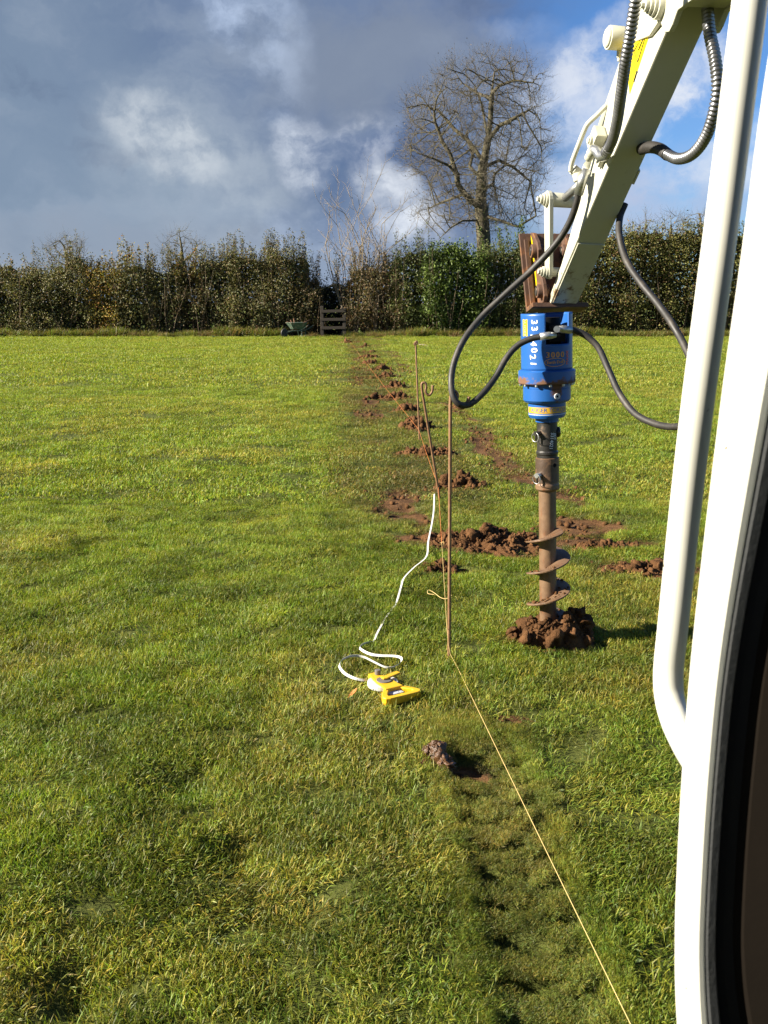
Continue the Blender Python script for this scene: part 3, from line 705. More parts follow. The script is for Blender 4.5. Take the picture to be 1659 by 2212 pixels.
# the big bare tree
TY = 53.0
def TZ(zx, zy, dy=0.0): return np.array(atY(813+zx*.2655, 67.8+zy*.2655, TY+dy))
def bare_tree(name, label, trunk, limbs, crown, seed, step, natt, dk, tip, ivy=True, ddepth=4.0, group=None, rmin=.010, cat='tree', rpow=2.35, twl=(.35, .8), base=None, trunk_r=None, wob=.5):
    rng = np.random.default_rng(seed)
    base = np.array(trunk[0]) if base is None else base
    root = thing(name, label, cat, (base[0], base[1], 0), group=group)
    nodes = []; par = []
    def chain(pts, start):
        last = start
        for p in pts:
            p = np.array(p, float)
            if last is None: nodes.append(p); par.append(-1); last = 0; continue
            q = nodes[last]; L = np.linalg.norm(p-q); m = max(1, int(L/step))
            for i in range(1, m+1):
                nodes.append(q+(p-q)*i/m+rng.normal(0, .05*step*wob, 3)); par.append(last if i == 1 else len(nodes)-2)
            last = len(nodes)-1
        return last
    chain(trunk, None)
    for lb in limbs:
        p0 = np.array(lb[0]); j = int(np.argmin([np.linalg.norm(q-p0) for q in nodes])); chain(lb[1:], j)
    # attractors inside the crown outline
    cr = np.array(crown); c0 = cr.mean(0); A = []
    hw = (cr[:, 0].max()-cr[:, 0].min())/2; hz = (cr[:, 2].max()-cr[:, 2].min())/2
    def inside(x, z):
        ins = False; j = len(cr)-1
        for i in range(len(cr)):
            if (cr[i, 2] > z) != (cr[j, 2] > z) and x < (cr[j, 0]-cr[i, 0])*(z-cr[i, 2])/(cr[j, 2]-cr[i, 2])+cr[i, 0]: ins = not ins
            j = i
        return ins
    while len(A) < natt:
        x = rng.uniform(cr[:, 0].min(), cr[:, 0].max()); z = rng.uniform(cr[:, 2].min(), cr[:, 2].max())
        f_ = 1+abs(rng.normal(0, .13))
        if not inside(c0[0]+(x-c0[0])*f_, c0[2]+(z-c0[2])*f_): continue
        e = 1-((x-c0[0])/hw)**2*.8-((z-c0[2])/hz)**2*.8
        y = c0[1]+rng.uniform(-1, 1)*ddepth*math.sqrt(max(e, .08)); A.append((x, y, z))
    A = np.array(A); alive = np.ones(len(A), bool)
    nd = np.array(nodes); near = np.zeros(len(A), int); dist = np.full(len(A), 1e9)
    def upd(i0):
        new = np.array(nodes[i0:])
        D = np.linalg.norm(A[:, None, :]-new[None, :, :], axis=2); jm = D.argmin(1); dm = D[np.arange(len(A)), jm]
        b = dm < dist; near[b] = jm[b]+i0; dist[b] = dm[b]
    upd(0)
    for it in range(70):
        act = alive & (dist < step*9)
        if not act.any(): break
        i0 = len(nodes); dirs = {}
        for ai in np.nonzero(act)[0]:
            v = A[ai]-nodes[near[ai]]; dirs.setdefault(near[ai], []).append(v/np.linalg.norm(v))
        for j, vs in dirs.items():
            v = np.sum(vs, 0)+rng.normal(0, .25, 3)+np.array([0, 0, .12]); L = np.linalg.norm(v)
            if L < 1e-6: continue
            nodes.append(nodes[j]+v/L*step); par.append(j)
        if len(nodes) == i0: break
        upd(i0); alive &= dist > dk
        if len(nodes) > 9000: break
    nn = len(nodes); nd = np.array(nodes); par_ = np.array(par)
    kids = np.zeros(nn, int); np.add.at(kids, par_[1:], 1)
    r = np.zeros(nn)
    for i in range(nn-1, 0, -1):
        if kids[i] == 0: r[i] = rmin**rpow
        r[par_[i]] += r[i]
    r = np.maximum(r, rmin**rpow)**(1/rpow)
    if trunk_r: r = np.where(r > rmin*1.5, r*(trunk_r/r[0])**(np.clip((r-rmin)/(r[0]-rmin), 0, 1)**.5), r)
    off = np.array([base[0], base[1], 0]); ch = np.arange(1, nn)
    big = r[ch] > .045
    V, Fc = np_tubes(nd[par_[ch[big]]]-off, nd[ch[big]]-off, np.minimum(r[par_[ch[big]]], r[ch[big]]*1.35), r[ch[big]], 7); np_mesh('trunk', V, Fc, M_BARK, root, smooth=True)
    V1, F1 = np_tubes(nd[par_[ch[~big]]]-off, nd[ch[~big]]-off, np.minimum(r[par_[ch[~big]]], r[ch[~big]]*1.3), r[ch[~big]], 4)
    # fine twigs from the thin wood
    thin = ch[r[ch] < rmin*2.2]; TA, TB, tr0, tr1, tips_ = [], [], [], [], []
    for i in thin:
        dv0 = nd[i]-nd[par_[i]]; dv0 = dv0/np.linalg.norm(dv0)
        for _ in range(tip if kids[i] == 0 else max(1, tip-2)):
            v = dv0*.7+rng.normal(0, .55, 3); v /= np.linalg.norm(v); L = rng.uniform(*twl); p = nd[i]; rr_ = rmin*.42
            for s_ in range(3):
                q = p+v*L/3; TA.append(p); TB.append(q); tr0.append(rr_); tr1.append(rr_*.75); rr_ *= .75
                v = v+rng.normal(0, .2, 3)+np.array([0, 0, .34]); v /= np.linalg.norm(v); p = q
                if rng.random() < .6:
                    w_ = v+rng.normal(0, .6, 3); w_ /= np.linalg.norm(w_); TA.append(p); TB.append(p+w_*L*.3); tr0.append(rr_*.8); tr1.append(rr_*.5)
                    tips_.append(p+w_*L*.3)
            tips_.append(p)
    V2, F2 = np_tubes(np.array(TA)-off, np.array(TB)-off, tr0, tr1, 3)
    np_mesh('branches', V1, F1, M_BARK, root, smooth=True)['kind'] = 'stuff'; np_mesh('crown', V2, F2, M_TWIG, root, smooth=True)['kind'] = 'stuff'
    if ivy:
        tips_ = np.array(tips_)-off; sel = tips_[rng.random(len(tips_)) < .16]
        V, Fc = leaves(sel, .075*rng.uniform(.6, 1.3, len(sel)), rng); cc = np.array([[.07, .05, .03]])*rng.uniform(.6, 2.2, (len(sel), 1))
        np_mesh('withered_leaves', V, Fc, M_LEAF, root, np.repeat(cc, 4, 0))['kind'] = 'stuff'
        trk = ch[(r[ch] > .11)]; cen = []
        for i in trk:
            m = int(26*(1 if nd[i][2] < 9 else .35)); a = rng.random(m)*6.283; rad_ = r[i]*rng.uniform(.95, 1.5, m)
            t = rng.random((m, 1)); cen.append(nd[i]*t+nd[par_[i]]*(1-t)+np.c_[np.cos(a)*rad_, np.sin(a)*rad_, rng.normal(0, .1, m)]-off)
        cen = np.concatenate(cen); V, Fc = leaves(cen, .10*rng.uniform(.6, 1.3, len(cen)), rng); pal = np.array([(.07, .085, .025), (.10, .10, .035), (.05, .06, .02)])
        np_mesh('ivy', V, Fc, M_LEAF, root, np.repeat(pal[rng.integers(0, 3, len(cen))], 4, 0))['kind'] = 'stuff'
    return root
zt = lambda pts, rng=np.random.default_rng(5): [TZ(a, b, c) for a, b, c in pts]
trunk = zt([(880, 2080, 0), (870, 1680, 0), (850, 1400, 0), (858, 1150, 0), (900, 930, .1), (925, 750, .2), (940, 500, .2), (960, 330, .3)])
limbs = [zt([(840, 1430, 0), (740, 1350, -.5), (660, 1240, -.9), (655, 1170, -1), (590, 1090, -1.2), (450, 1030, -1.5)]), zt([(660, 1200, -.9), (600, 1000, -1), (540, 900, -1), (480, 740, -1.2)]),
         zt([(865, 1080, 0), (800, 960, .5), (740, 880, .8), (640, 800, 1.2), (500, 640, 1.5)]), zt([(895, 880, 0), (880, 720, .6), (860, 600, .8), (800, 440, 1)]),
         zt([(910, 880, 0), (1000, 770, -.8), (1100, 720, -1.3), (1240, 640, -1.6)]), zt([(860, 1500, 0), (1040, 1550, -.9), (1150, 1590, -1.4), (1300, 1500, -1.8)]),
         zt([(855, 1520, 0), (700, 1540, -.6), (600, 1600, -1), (520, 1680, -1.2)]), zt([(865, 1100, 0), (1000, 1050, .8), (1120, 1110, 1.4), (1250, 1220, 1.8)]),
         zt([(940, 520, .2), (1000, 440, -.5), (1120, 400, -1), (1280, 420, -1.4)]), zt([(940, 560, .2), (820, 500, 1.6), (700, 420, 2.2), (620, 300, 2.4)]),
         zt([(850, 1300, 0), (950, 1240, 1.2), (960, 1160, 1.8), (1050, 1090, 2.4)]), zt([(770, 1200, 0), (760, 1100, 1), (790, 980, 1.6), (720, 860, 2.2)]),
         zt([(850, 1400, 0), (700, 1330, 1.6), (560, 1380, 2.2), (400, 1450, 2.6)])]
crown = zt([(160, 1040, 0), (170, 850, 0), (200, 520, 0), (330, 430, 0), (420, 380, 0), (560, 270, 0), (650, 190, 0), (980, 150, 0), (1230, 190, 0), (1360, 350, 0), (1380, 560, 0), (1420, 680, 0), (1310, 770, 0),
            (1470, 860, 0), (1390, 1000, 0), (1450, 1180, 0), (1390, 1290, 0), (1290, 1400, 0), (1390, 1560, 0), (1200, 1600, 0), (1000, 1650, 0), (700, 1640, 0), (400, 1610, 0), (250, 1500, 0), (340, 1400, 0), (420, 1300, 0), (240, 1180, 0)])
bare_tree('bare_tree', 'big bare ivy trunked tree standing behind the hedge', trunk, limbs, crown, 71, .27, 3300, 0.42, 5, trunk_r=.38, rmin=.0135, twl=(.4, 1.05))
def far_tree(label, pxs, pytop, pybase, D, seed, natt=420):
    c = atY(sum(pxs)/2, 600, D); w = (atY(pxs[1], 600, D).x-atY(pxs[0], 600, D).x)/2; zt_, zb = atY(800, pytop, D).z, atY(800, pybase, D).z
    cr = [np.array([c.x+w*math.cos(t)*(1+.08*math.sin(3*t+seed)), D, (zb+zt_)/2+(zt_-zb)/2*math.sin(t)*(1+.06*math.sin(5*t+seed))]) for t in np.linspace(0, 6.28, 24, endpoint=False)]
    tr = [np.array([c.x, D, -.1]), np.array([c.x+.2, D, zb*.6]), np.array([c.x, D, zb+(zt_-zb)*.35])]
    bare_tree('distant_tree', label, tr, [], cr, seed, .55, natt, .7, 6, ivy=False, ddepth=w*.8, group='bare trees far beyond the hedge', rmin=.022, trunk_r=.3, twl=(.6, 1.3))
far_tree('small domed bare tree peeping over the left hedge', (100, 196), 508, 580, 95, 81, 700)
far_tree('faint round bare tree peeping above the thin orange shrub', (350, 440), 500, 580, 95, 82, 600)
far_tree('leftmost bare tree top above the clipped right hedge', (1345, 1425), 462, 545, 90, 83)
far_tree('middle bare tree top above the clipped right hedge', (1405, 1480), 455, 545, 90, 84)
far_tree('bare tree top above the right hedge beside the grab rail', (1455, 1560), 450, 545, 92, 85)

# ------------------------------------------------------------------ gate, wheelbarrow
def gate():
    Yg = HY-.95; a = atY(696, 700, Yg); b = atY(744, 700, Yg); w = b.x-a.x
    t = thing('wooden_gate', 'small weathered timber gate with three rails in the dark hedge gap', 'gate', ((a.x+b.x)/2, Yg, 0))
    z = lambda py: atY(720, py, Yg).z
    for s_, hgt in ((-1, z(661)), (1, z(664))): MB().box((s_*w/2, 0, hgt/2-.1), (.15, .13, hgt+.2), bevel=.015).build('post', M_WOOD, t)
    for py in (672, 690, 708): MB().box((0, -.085, z(py)), (w+.12, .035, .13), Matrix.Rotation(rad(random.Random(py).uniform(-1.5, 1.5)), 4, 'Y'), bevel=.008).build('rail', M_WOOD, t)
gate()
def barrow():
    p = G(642, 729); Yb = p.y
    t = thing('wheelbarrow', 'green metal wheelbarrow holding brushwood beside the hedge gate', 'wheelbarrow', (p.x, Yb, 0), (0, 0, rad(28)))
    t.scale = (.95, .95, 1.12)
    q = MB(); z0, z1 = .34, .60
    bot = [(-.26, -.18), (.24, -.18), (.24, .18), (-.26, .18)]; top = [(-.46, -.31), (.42, -.31), (.42, .31), (-.46, .31)]
    vs = [(*p_, z0) for p_ in bot]+[(*p_, z1) for p_ in top]+[(p_[0]*.94, p_[1]*.94, z0+.012) for p_ in bot]+[(p_[0]*.97, p_[1]*.96, z1) for p_ in top]
    fs = [(0, 3, 2, 1), (8, 9, 10, 11)]+[(i, (i+1) % 4, 4+(i+1) % 4, 4+i) for i in range(4)]+[(8+i, 12+i, 12+(i+1) % 4, 8+(i+1) % 4) for i in range(4)]+[(4+i, 4+(i+1) % 4, 12+(i+1) % 4, 12+i) for i in range(4)]
    tray = q.add(vs, fs).build('tray', M_BARROW, t)
    MB().tube([(*p_, z1) for p_ in top], .014, 6, closed=True).build('rim', M_BARROW, tray)
    for s_ in (-1, 1):
        MB().tube(spline([(-.62, s_*.06, .2), (-.3, s_*.14, .27), (.3, s_*.22, .29), (.75, s_*.28, .5)], 5), .017, 8).build('handle', M_BARROW, t)
        MB().tube(spline([(.12, s_*.2, .28), (.2, s_*.24, .03), (.3, s_*.24, .03), (.36, s_*.22, .3)], 5), .015, 8).build('leg', M_BARROW, t)
    wl = MB().lathe([(.0, -.04), (.1, -.04), (.17, -.035), (.19, 0), (.17, .035), (.1, .04), (0, .04)], 24, Matrix.Translation((-.66, 0, .19)) @ Matrix.Rotation(rad(90), 4, 'X')).build('wheel', M_RUBBER, t)
    rn = random.Random(4)
    for i, lb in enumerate(['long brown stick leaning out over the right end of the wheelbarrow', 'short brown stick poking up from the middle of the wheelbarrow', 'thin brown stick lying left in the wheelbarrow', 'crooked stick standing up at the left of the wheelbarrow']):
        a = [(-.2, .1, .36), (0, 0, .36), (.25, .05, .4), (-.1, -.1, .35)][i]; b = [(.62, -.1, .80), (-.12, .1, .86), (-.52, -.05, .72), (-.34, -.05, .80)][i]
        M = Matrix.Translation(t.location) @ Euler((0, 0, rad(28))).to_matrix().to_4x4()
        m_ = (Vector(a)+Vector(b))/2+Vector((rn.uniform(-.05, .05), 0, .04))
        tag(MB().tube([M @ Vector(a), M @ m_, M @ Vector(b)], [.030, .024, .014], 6).build('stick', M_STICK), lb, 'stick', 'sticks in the wheelbarrow')
barrow()
tag(MB().tube([Vector(G(905, 747)+Vector((0, 0, .05))), Vector(G(924, 749)+Vector((0, 0, .05)))], .016, 6).build('pale_stick', M_PALETWIG), 'pale stick lying on the grass right of the farthest iron pin', 'stick')

# ------------------------------------------------------------------ soil heaps
def ico(sub):
    bm = bmesh.new(); bmesh.ops.create_icosphere(bm, subdivisions=sub, radius=1.0); bm.verts.index_update()
    V = np.array([v.co[:] for v in bm.verts]); Fc = np.array([[v.index for v in f.verts] for f in bm.faces]); bm.free(); return V, Fc
ICO = {1: ico(1), 2: ico(2), 3: ico(3)}
def lump(V, rng, amp):
    out = np.ones(len(V))
    for fr, am in ((1.6, 1.0), (4.2, .8), (9.0, .6)):
        k1 = rng.normal(size=(4, 3))*fr; ph = rng.random(4)*6.28
        out += amp*am*np.sin(V @ k1.T+ph).mean(1)
    return V*out[:, None]
def heap(label, p, hw, hh, seed, ncl_, sub=2, mat_=M_SOIL, hole=False, group='soil heaps along the dug line', dy=.62):
    rng = np.random.default_rng(seed); z0 = gz(p); Vs, Fs = [], []; nv = 0; ncl = int(ncl_*(6.5 if sub > 1 else 3.2))
    # loose mound body
    nr, na = 30, 84; R, A_ = np.meshgrid(np.linspace(0.02, 1, nr), np.linspace(0, 2*math.pi, na, endpoint=False), indexing='ij')
    edge = 0.75+0.5*fbm(np.cos(A_)*1.5+seed, np.sin(A_)*1.5+seed, 3)
    x = R*np.cos(A_)*hw*edge; y = R*np.sin(A_)*hw*dy*edge
    big = fbm(x/hw*1.7+seed*3.1, y/hw*2.2, 3); fn = fbm(x*22+seed, y*22, 4)
    prof = (1-R**1.6)
    z = hh*prof*(0.15+1.5*np.clip(big-.22, 0, 1))+(.13*(fn-.5))*prof**.3-.012
    if hole: z = z*sstep(.10, .42, R)-.03*(R < .1)
    V = np.stack([x, y, z], -1).reshape(-1, 3); id_ = np.arange(nr*na).reshape(nr, na)
    for i in range(nr-1):
        for j in range(na):
            j2 = (j+1) % na; Fs += [(id_[i, j], id_[i+1, j], id_[i+1, j2]), (id_[i, j], id_[i+1, j2], id_[i, j2])]
    Fs = [np.array(Fs)]; Vs = [V]; nv = len(V); flat = V
    top = flat[(np.linspace(0.02, 1, nr) < .93).repeat(na)]; wts = np.clip(top[:, 2]+.04, .004, 1); wts /= wts.sum()
    for i in range(ncl):
        if i < ncl*.8: c = top[rng.choice(len(top), p=wts)].copy(); s_ = min(2.6, .30*math.exp(abs(rng.normal(0, .75))))
        else:
            a = rng.random()*6.28; q = rng.uniform(.85, 1.5); c = np.array([math.cos(a)*hw*q, math.sin(a)*hw*dy*q, 0.0]); s_ = rng.uniform(.15, .5)
        size = s_*.0125*(1 if sub > 1 else 2.2); B, Fi = ICO[sub if s_ > .7 else max(1, sub-1)]
        L = lump(B, rng, .75)*size*rng.uniform(.7, 1.35, 3); c[2] += size*.15
        Vs.append(L+c); Fs.append(Fi+nv); nv += len(B)
    o = np_mesh('soil_heap', np.concatenate(Vs), np.concatenate(Fs), mat_, smooth=False); o.location = (p.x, p.y, z0)
    return tag(o, label, 'soil heap', group)
ords = ['second', 'third', 'fourth', 'fifth', 'sixth', 'seventh', 'eighth', 'ninth', 'tenth', 'eleventh', 'twelfth', 'thirteenth', 'fourteenth', 'farthest']
heap('big crumbly brown soil heap around the foot of the auger', AUG, .235, .23, 101, 230, 2, hole=True, dy=.80)
for i, (h_, p) in enumerate(zip(HOLES, HP)):
    extra = ['wide brown soil heap behind the near iron pin, ', 'pair of soil lumps at the white tape end, ', 'soil heap beside the leaning pin, ', 'soil heap at the foot of the far upright pin, '][i] if i < 4 else ('low brown soil heap in the row, ' if i < 13 else 'ragged soil heap closest to the gate, ')
    heap(extra+ords[i]+(' from the auger' if i < 13 else ' from the auger'), p, h_[2]*.9, h_[3], 110+i, [230, 130, 140, 110, 90][i] if i < 5 else 45, 2 if i < 3 else 1)
heap('rounded soil heap right of the tape end, beside the second row of lumps', G(1003, 1057), .19, .15, 140, 80, 2, dy=.8)
heap('small soil heap left of the string at the sixth heap', G(822, 859), .24, .13, 141, 25, 1)
heap('small soil heap left in the row near the gate', G(752, 741), .3, .12, 142, 20, 1)
heap('flat scatter of soil right of the auger on the track', G(1330, 1190), .3, .05, 143, 60, 2)
heap('flat scatter of soil near the grab rail right of the auger', G(1385, 1238), .28, .05, 144, 50, 2)
heap('flat muddy scatter below the tape bend left of the near pin', G(965, 1228), .3, .05, 145, 60, 2)
# the wet clod
def clod():
    p = G(940, 1648); rng = np.random.default_rng(9); Vs, Fs, nv = [], [], 0
    for k_ in range(46):
        t = rng.random(); c = np.array([-.045+.10*t, .035-.10*t**1.5, .012+.030*math.sin(math.pi*min(1, t*1.2))])+rng.normal(0, .011, 3); r = rng.uniform(.010, .026)
        B, Fi = ICO[3]; Vs.append(lump(B, rng, .8)*r*rng.uniform(.7, 1.3, 3)+c); Fs.append(Fi+nv); nv += len(B)
    o = np_mesh('mud_clod', np.concatenate(Vs), np.concatenate(Fs), M_WET, smooth=True); o.location = (p.x, p.y, gz(p)+.004); o.scale = (.78, .78, .78)
    tag(o, 'shiny wet grey brown mud clod on the grass below the tape reel', 'mud')
clod()
# crumbs of earth around the digging
rc = np.random.default_rng(33); Vs, Fs, nv = [], [], 0
xc = rc.uniform(-1.5, 2.6, 9000); yc = 1.8+rc.random(9000)**1.3*22; pm = mudmask(xc, yc); sel = rc.random(9000) < pm*.6
for a, b in list(zip(xc[sel], yc[sel]))[:900]:
    B, Fi = ICO[1]; s_ = rc.uniform(.006, .022)*(1+b*.04); Vs.append(lump(B, rc, .4)*s_+np.array([a, b, gz(Vector((a, b, 0)))+s_*.3])); Fs.append(Fi+nv); nv += len(B)
tag(np_mesh('soil_crumbs', np.concatenate(Vs), np.concatenate(Fs), M_SOIL, smooth=True), 'loose crumbs of brown soil strewn over the trampled turf', 'soil', kind='stuff')

# ------------------------------------------------------------------ iron pins and strings
def pin(label, bot, top, hook, r=.0075):
    z = Vector((0, 0, 1)); b = Vector(bot); t = Vector(top); ax = (t-b).normalized()
    o = thing('iron_pin', label, 'pin', tuple(b), group='iron line pins')
    pts = [b-ax*.08, b+ax*.4, t-ax*.12, t-ax*.03]+[t+Vector(h_) for h_ in hook]
    world_child('rod', MB().tube(spline(pts, 7), r, 8), M_PIN, o)
    return o
b0 = G(970, 1432); tp0 = atY(973, 857, b0.y)
pin('nearest iron pin, upright with its hook holding the hose loop', b0, tp0, [(.005, 0, .018), (.018, 0, .022), (.028, 0, .008), (.026, 0, -.02), (.034, 0, -.042), (.052, 0, -.046), (.068, 0, -.03), (.078, 0, .0)])
b1 = G(950, 1078); b1y = G(946, 1064)
tp1 = atY(911, 838, b1.y-.15)
pin('leaning iron pin with curled hook between the other two pins', b1, tp1, [(.0, 0, .03), (.02, 0, .04), (.035, 0, .02), (.03, 0, -.03), (.055, 0, -.055), (.08, 0, -.03), (.085, 0, .02)], .010)
b2 = G(906, 950); tp2 = atY(898, 744, b2.y)
pin('farthest iron pin, upright and thin with a dark knob top', b2, tp2, [(-.003, 0, .02), (.004, 0, .032), (.014, 0, .03), (.016, 0, .01), (-.012, 0, -.005), (-.014, 0, .02)], .010)
s0 = Vector((b0.x-.012, b0.y-.012, .16)); s1 = Vector((b1.x-.012, b1.y, .10)); s2 = Vector((b2.x-.01, b2.y, .12)); e = G(752, 738)
def seg(a, b, m=14, sag=.0): return [a.lerp(b, i/m)+Vector((0, 0, -sag*4*(i/m)*(1-i/m))) for i in range(m+1)]
km = s0.lerp(s1, .45)
o = MB().tube(seg(km, s1, 10, .01)+seg(s1, s2, 10, .01)[1:]+seg(s2, Vector((e.x, e.y, .1)), 16, .02)[1:], .0017, 5).build('string_line', M_STRO)
tag(o, 'thin orange string running from the leaning pin along the soil heaps', 'string')
e3 = G(1360, 2212, .045); e3 = e3+(e3-Vector((b0.x, b0.y, .03)))*.35; e3.z = .05
knot = [km+Vector((.012*math.cos(q), .012*math.sin(q), .012*math.sin(2*q))) for q in np.linspace(0, 9, 14)]
o = MB().tube(knot+seg(km, s0, 8, .0)+[Vector((b0.x-.006, b0.y-.012, .1)), Vector((b0.x+.004, b0.y-.012, .045))]+seg(Vector((b0.x+.008, b0.y-.012, .045)), e3, 20, .004)[1:], .0012, 5).build('string_line', M_STRY)
tag(o, 'thin yellow string running from the near pin to the bottom edge', 'string')
lp = G(952, 1305); o = MB().tube(spline([Vector((lp.x+.06, lp.y, .05)), Vector((lp.x+.03, lp.y, .03)), Vector((lp.x, lp.y+.02, .03)), Vector((lp.x-.03, lp.y+.07, .04)), Vector((lp.x-.06, lp.y+.09, .05)), Vector((lp.x-.065, lp.y+.06, .04)), Vector((lp.x-.03, lp.y+.04, .04))], 6), .002, 5).build('string_end', M_STRY)
tag(o, 'loose curl of yellow string on the grass left of the near pin', 'string')

# ------------------------------------------------------------------ tape measure
def ribbon(path, wid, tilt):
    V, Fc = [], []; m = len(path)
    for i, p in enumerate(path):
        t = (path[min(i+1, m-1)]-path[max(i-1, 0)]).normalized(); sd = t.cross(Vector((0, 0, 1))).normalized()
        tl = tilt[i] if hasattr(tilt, '__len__') else tilt
        u = Vector((0, 0, 1))*math.cos(tl)+sd*math.sin(tl); nn = t.cross(u).normalized()*.0006
        V += [p-u*wid/2+nn, p+u*wid/2+nn, p+u*wid/2-nn, p-u*wid/2-nn]
        if i:
            a = 4*(i-1); Fc += [(a+k, a+(k+1) % 4, a+4+(k+1) % 4, a+4+k) for k in range(4)]
    mb = MB(); mb.add(V, Fc); return mb
tp_px = [(793, 1467, .040), (783, 1469, .043), (765, 1465, .05), (748, 1457, .05), (738, 1448, .05), (733, 1437, .055), (740, 1425, .06), (760, 1417, .06), (785, 1419, .055), (812, 1432, .05), (832, 1441, .045), (850, 1441, .045), (866, 1430, .05),
         (866, 1421, .05), (850, 1417, .05), (820, 1416, .05), (800, 1413, .05), (783, 1405, .05), (777, 1398, .05), (785, 1391, .05), (800, 1387, .04), (808, 1383, .035), (816, 1365, .04), (836, 1330, .045), (855, 1304, .04), (866, 1268, .04), (873, 1248, .045),
         (895, 1225, .05), (921, 1202, .06), (925, 1170, .05), (933, 1130, .05), (937, 1100, .05), (938, 1067, .05)]
tpts = [G(a, b, c) for a, b, c in tp_px]; tpth = spline(tpts, 6)
tape = thing('tape_measure', 'yellow open reel tape measure with its white tape paid out', 'tape measure', tuple(G(845, 1490)))
til = [0.25+0.6*math.sin(i*.045+1.0)**2 if i < 118 else min(1.3, .5+(i-118)*.12) for i in range(len(tpth))]
world_child('tape', ribbon(tpth, .0112, til), M_TAPE, tape)
# reel in its own frame: local x along the tape exit -> handle, seen in the photo from upper left (788,1468) to lower right (870,1505)
Rz = .045
def reel():
    o3 = G(844, 1502, .02); ex = (G(862, 1508, .03)-G(797, 1466, .03)); ex.z = 0; ex.normalize(); ey = Vector((-ex.y, ex.x, 0)); base = Vector((o3.x, o3.y, .020+gz(o3)))
    ez = (Vector((0, 0, 1))+Vector((0, -.10, 0))).normalized()
    TM = lambda a, b, c: base+(ex*a+ey*b+ez*c)*.94
    def extr(poly, z0, z1, nm, mt, par=tape, bev=.003):
        mb = MB(); n = len(poly); mb.add([TM(a, b, z0) for a, b in poly]+[TM(a, b, z1) for a, b in poly], [tuple(range(n)), tuple(reversed(range(n, 2*n)))]+[(i, n+i, n+(i+1) % n, (i+1) % n) for i in range(n)])
        return world_child(nm, mb, mt, par, bevel=bev)
    def ring(outer, inner, z0, z1, nm, mt, par=tape, bev=.004):
        mb = MB(); n = len(outer)
        V = [TM(a, b, z0) for a, b in outer]+[TM(a, b, z0) for a, b in inner]+[TM(a, b, z1) for a, b in outer]+[TM(a, b, z1) for a, b in inner]; fs = []
        for i in range(n):
            j = (i+1) % n; fs += [(i, j, n+j, n+i), (2*n+i, 3*n+i, 3*n+j, 2*n+j), (i, 2*n+i, 2*n+j, j), (n+i, n+j, 3*n+j, 3*n+i)]
        mb.add(V, fs); return world_child(nm, mb, mt, par, bevel=bev)
    # handle: rounded triangular grip at the +x end
    outer = [Vector(p) for p in [(-.005, -.030), (.02, -.050), (.055, -.078), (.085, -.092), (.104, -.088), (.112, -.07), (.113, 0), (.112, .070), (.104, .086), (.085, .088), (.055, .072), (.02, .048), (-.005, .030)]]
    inner = [Vector(p)*1.08+Vector((.001, 0)) for p in [(.025, -.020), (.032, -.030), (.055, -.048), (.068, -.056), (.076, -.056), (.08, -.045), (.081, 0), (.08, .045), (.076, .054), (.068, .054), (.055, .044), (.032, .028), (.025, .018)]]
    o_s = [tuple(p)[:2] for p in outer]; i_s = [tuple(p)[:2] for p in inner]
    ring(o_s, i_s, -.012, .024, 'handle', M_YEL, bev=.012)
    # two side plates running to the tape mouth
    arm = [(-.150, -.016), (-.13, -.024), (-.09, -.034), (-.05, -.040), (.0, -.040), (.03, -.045), (.03, .045), (.0, .04), (-.05, .040), (-.09, .034), (-.13, .024), (-.150, .016)]
    extr(arm, .020, .029, 'side_plate', M_YEL, bev=.004); extr(arm, -.012, -.004, 'side_plate', M_YEL)
    extr([(-.158, -.018), (-.138, -.022), (-.138, .022), (-.158, .018)], -.010, .0285, 'tape_mouth', M_YEL)
    circ = lambda r, n=36, c=(-.065, 0): [(c[0]+r*math.cos(q), c[1]+r*math.sin(q)) for q in np.linspace(0, 2*math.pi, n, endpoint=False)]
    extr(circ(.066), .0, .0225, 'tape_drum', M_TAPE, bev=.002)
    extr(circ(.033, 30, (-.055, 0)), .029, .0335, 'winder_disc', M_GREYKNOB, bev=.0015)
    cr = extr([(-.075, -.006), (-.075, .010), (-.095, .088), (-.07, .094), (-.045, .010), (-.05, -.006)], .0345, .043, 'crank', M_YEL)
    extr(circ(.013, 16, (-.128, .012)), .029, .052, 'crank_knob', M_GREYKNOB, bev=.002)
    extr([(.028, -.03), (.04, -.045), (.06, -.02), (.06, .03), (.03, .025)], .004, .012, 'grip_insert', M_GREYPL, bev=.001)
reel()
dl = G(762, 1502, .03)
mb = MB(); V = [(-.026, -.006, 0), (-.012, -.013, .006), (.012, -.012, .012), (.028, -.002, .02), (.016, .012, .014), (-.010, .012, .006), (-.024, .004, .0), (0, 0, .004)]
mb.add(V, [(0, 1, 7), (1, 2, 7), (2, 3, 7), (3, 4, 7), (4, 5, 7), (5, 6, 7), (6, 0, 7)]); o = mb.build('dead_leaf', M_DEADLEAF); o.location = dl; o.rotation_euler = (-.25, -.2, rad(40))
sm = o.modifiers.new('thick', 'SOLIDIFY'); sm.thickness = .0012
tag(o, 'single orange dead leaf on the grass left of the tape reel', 'leaf')

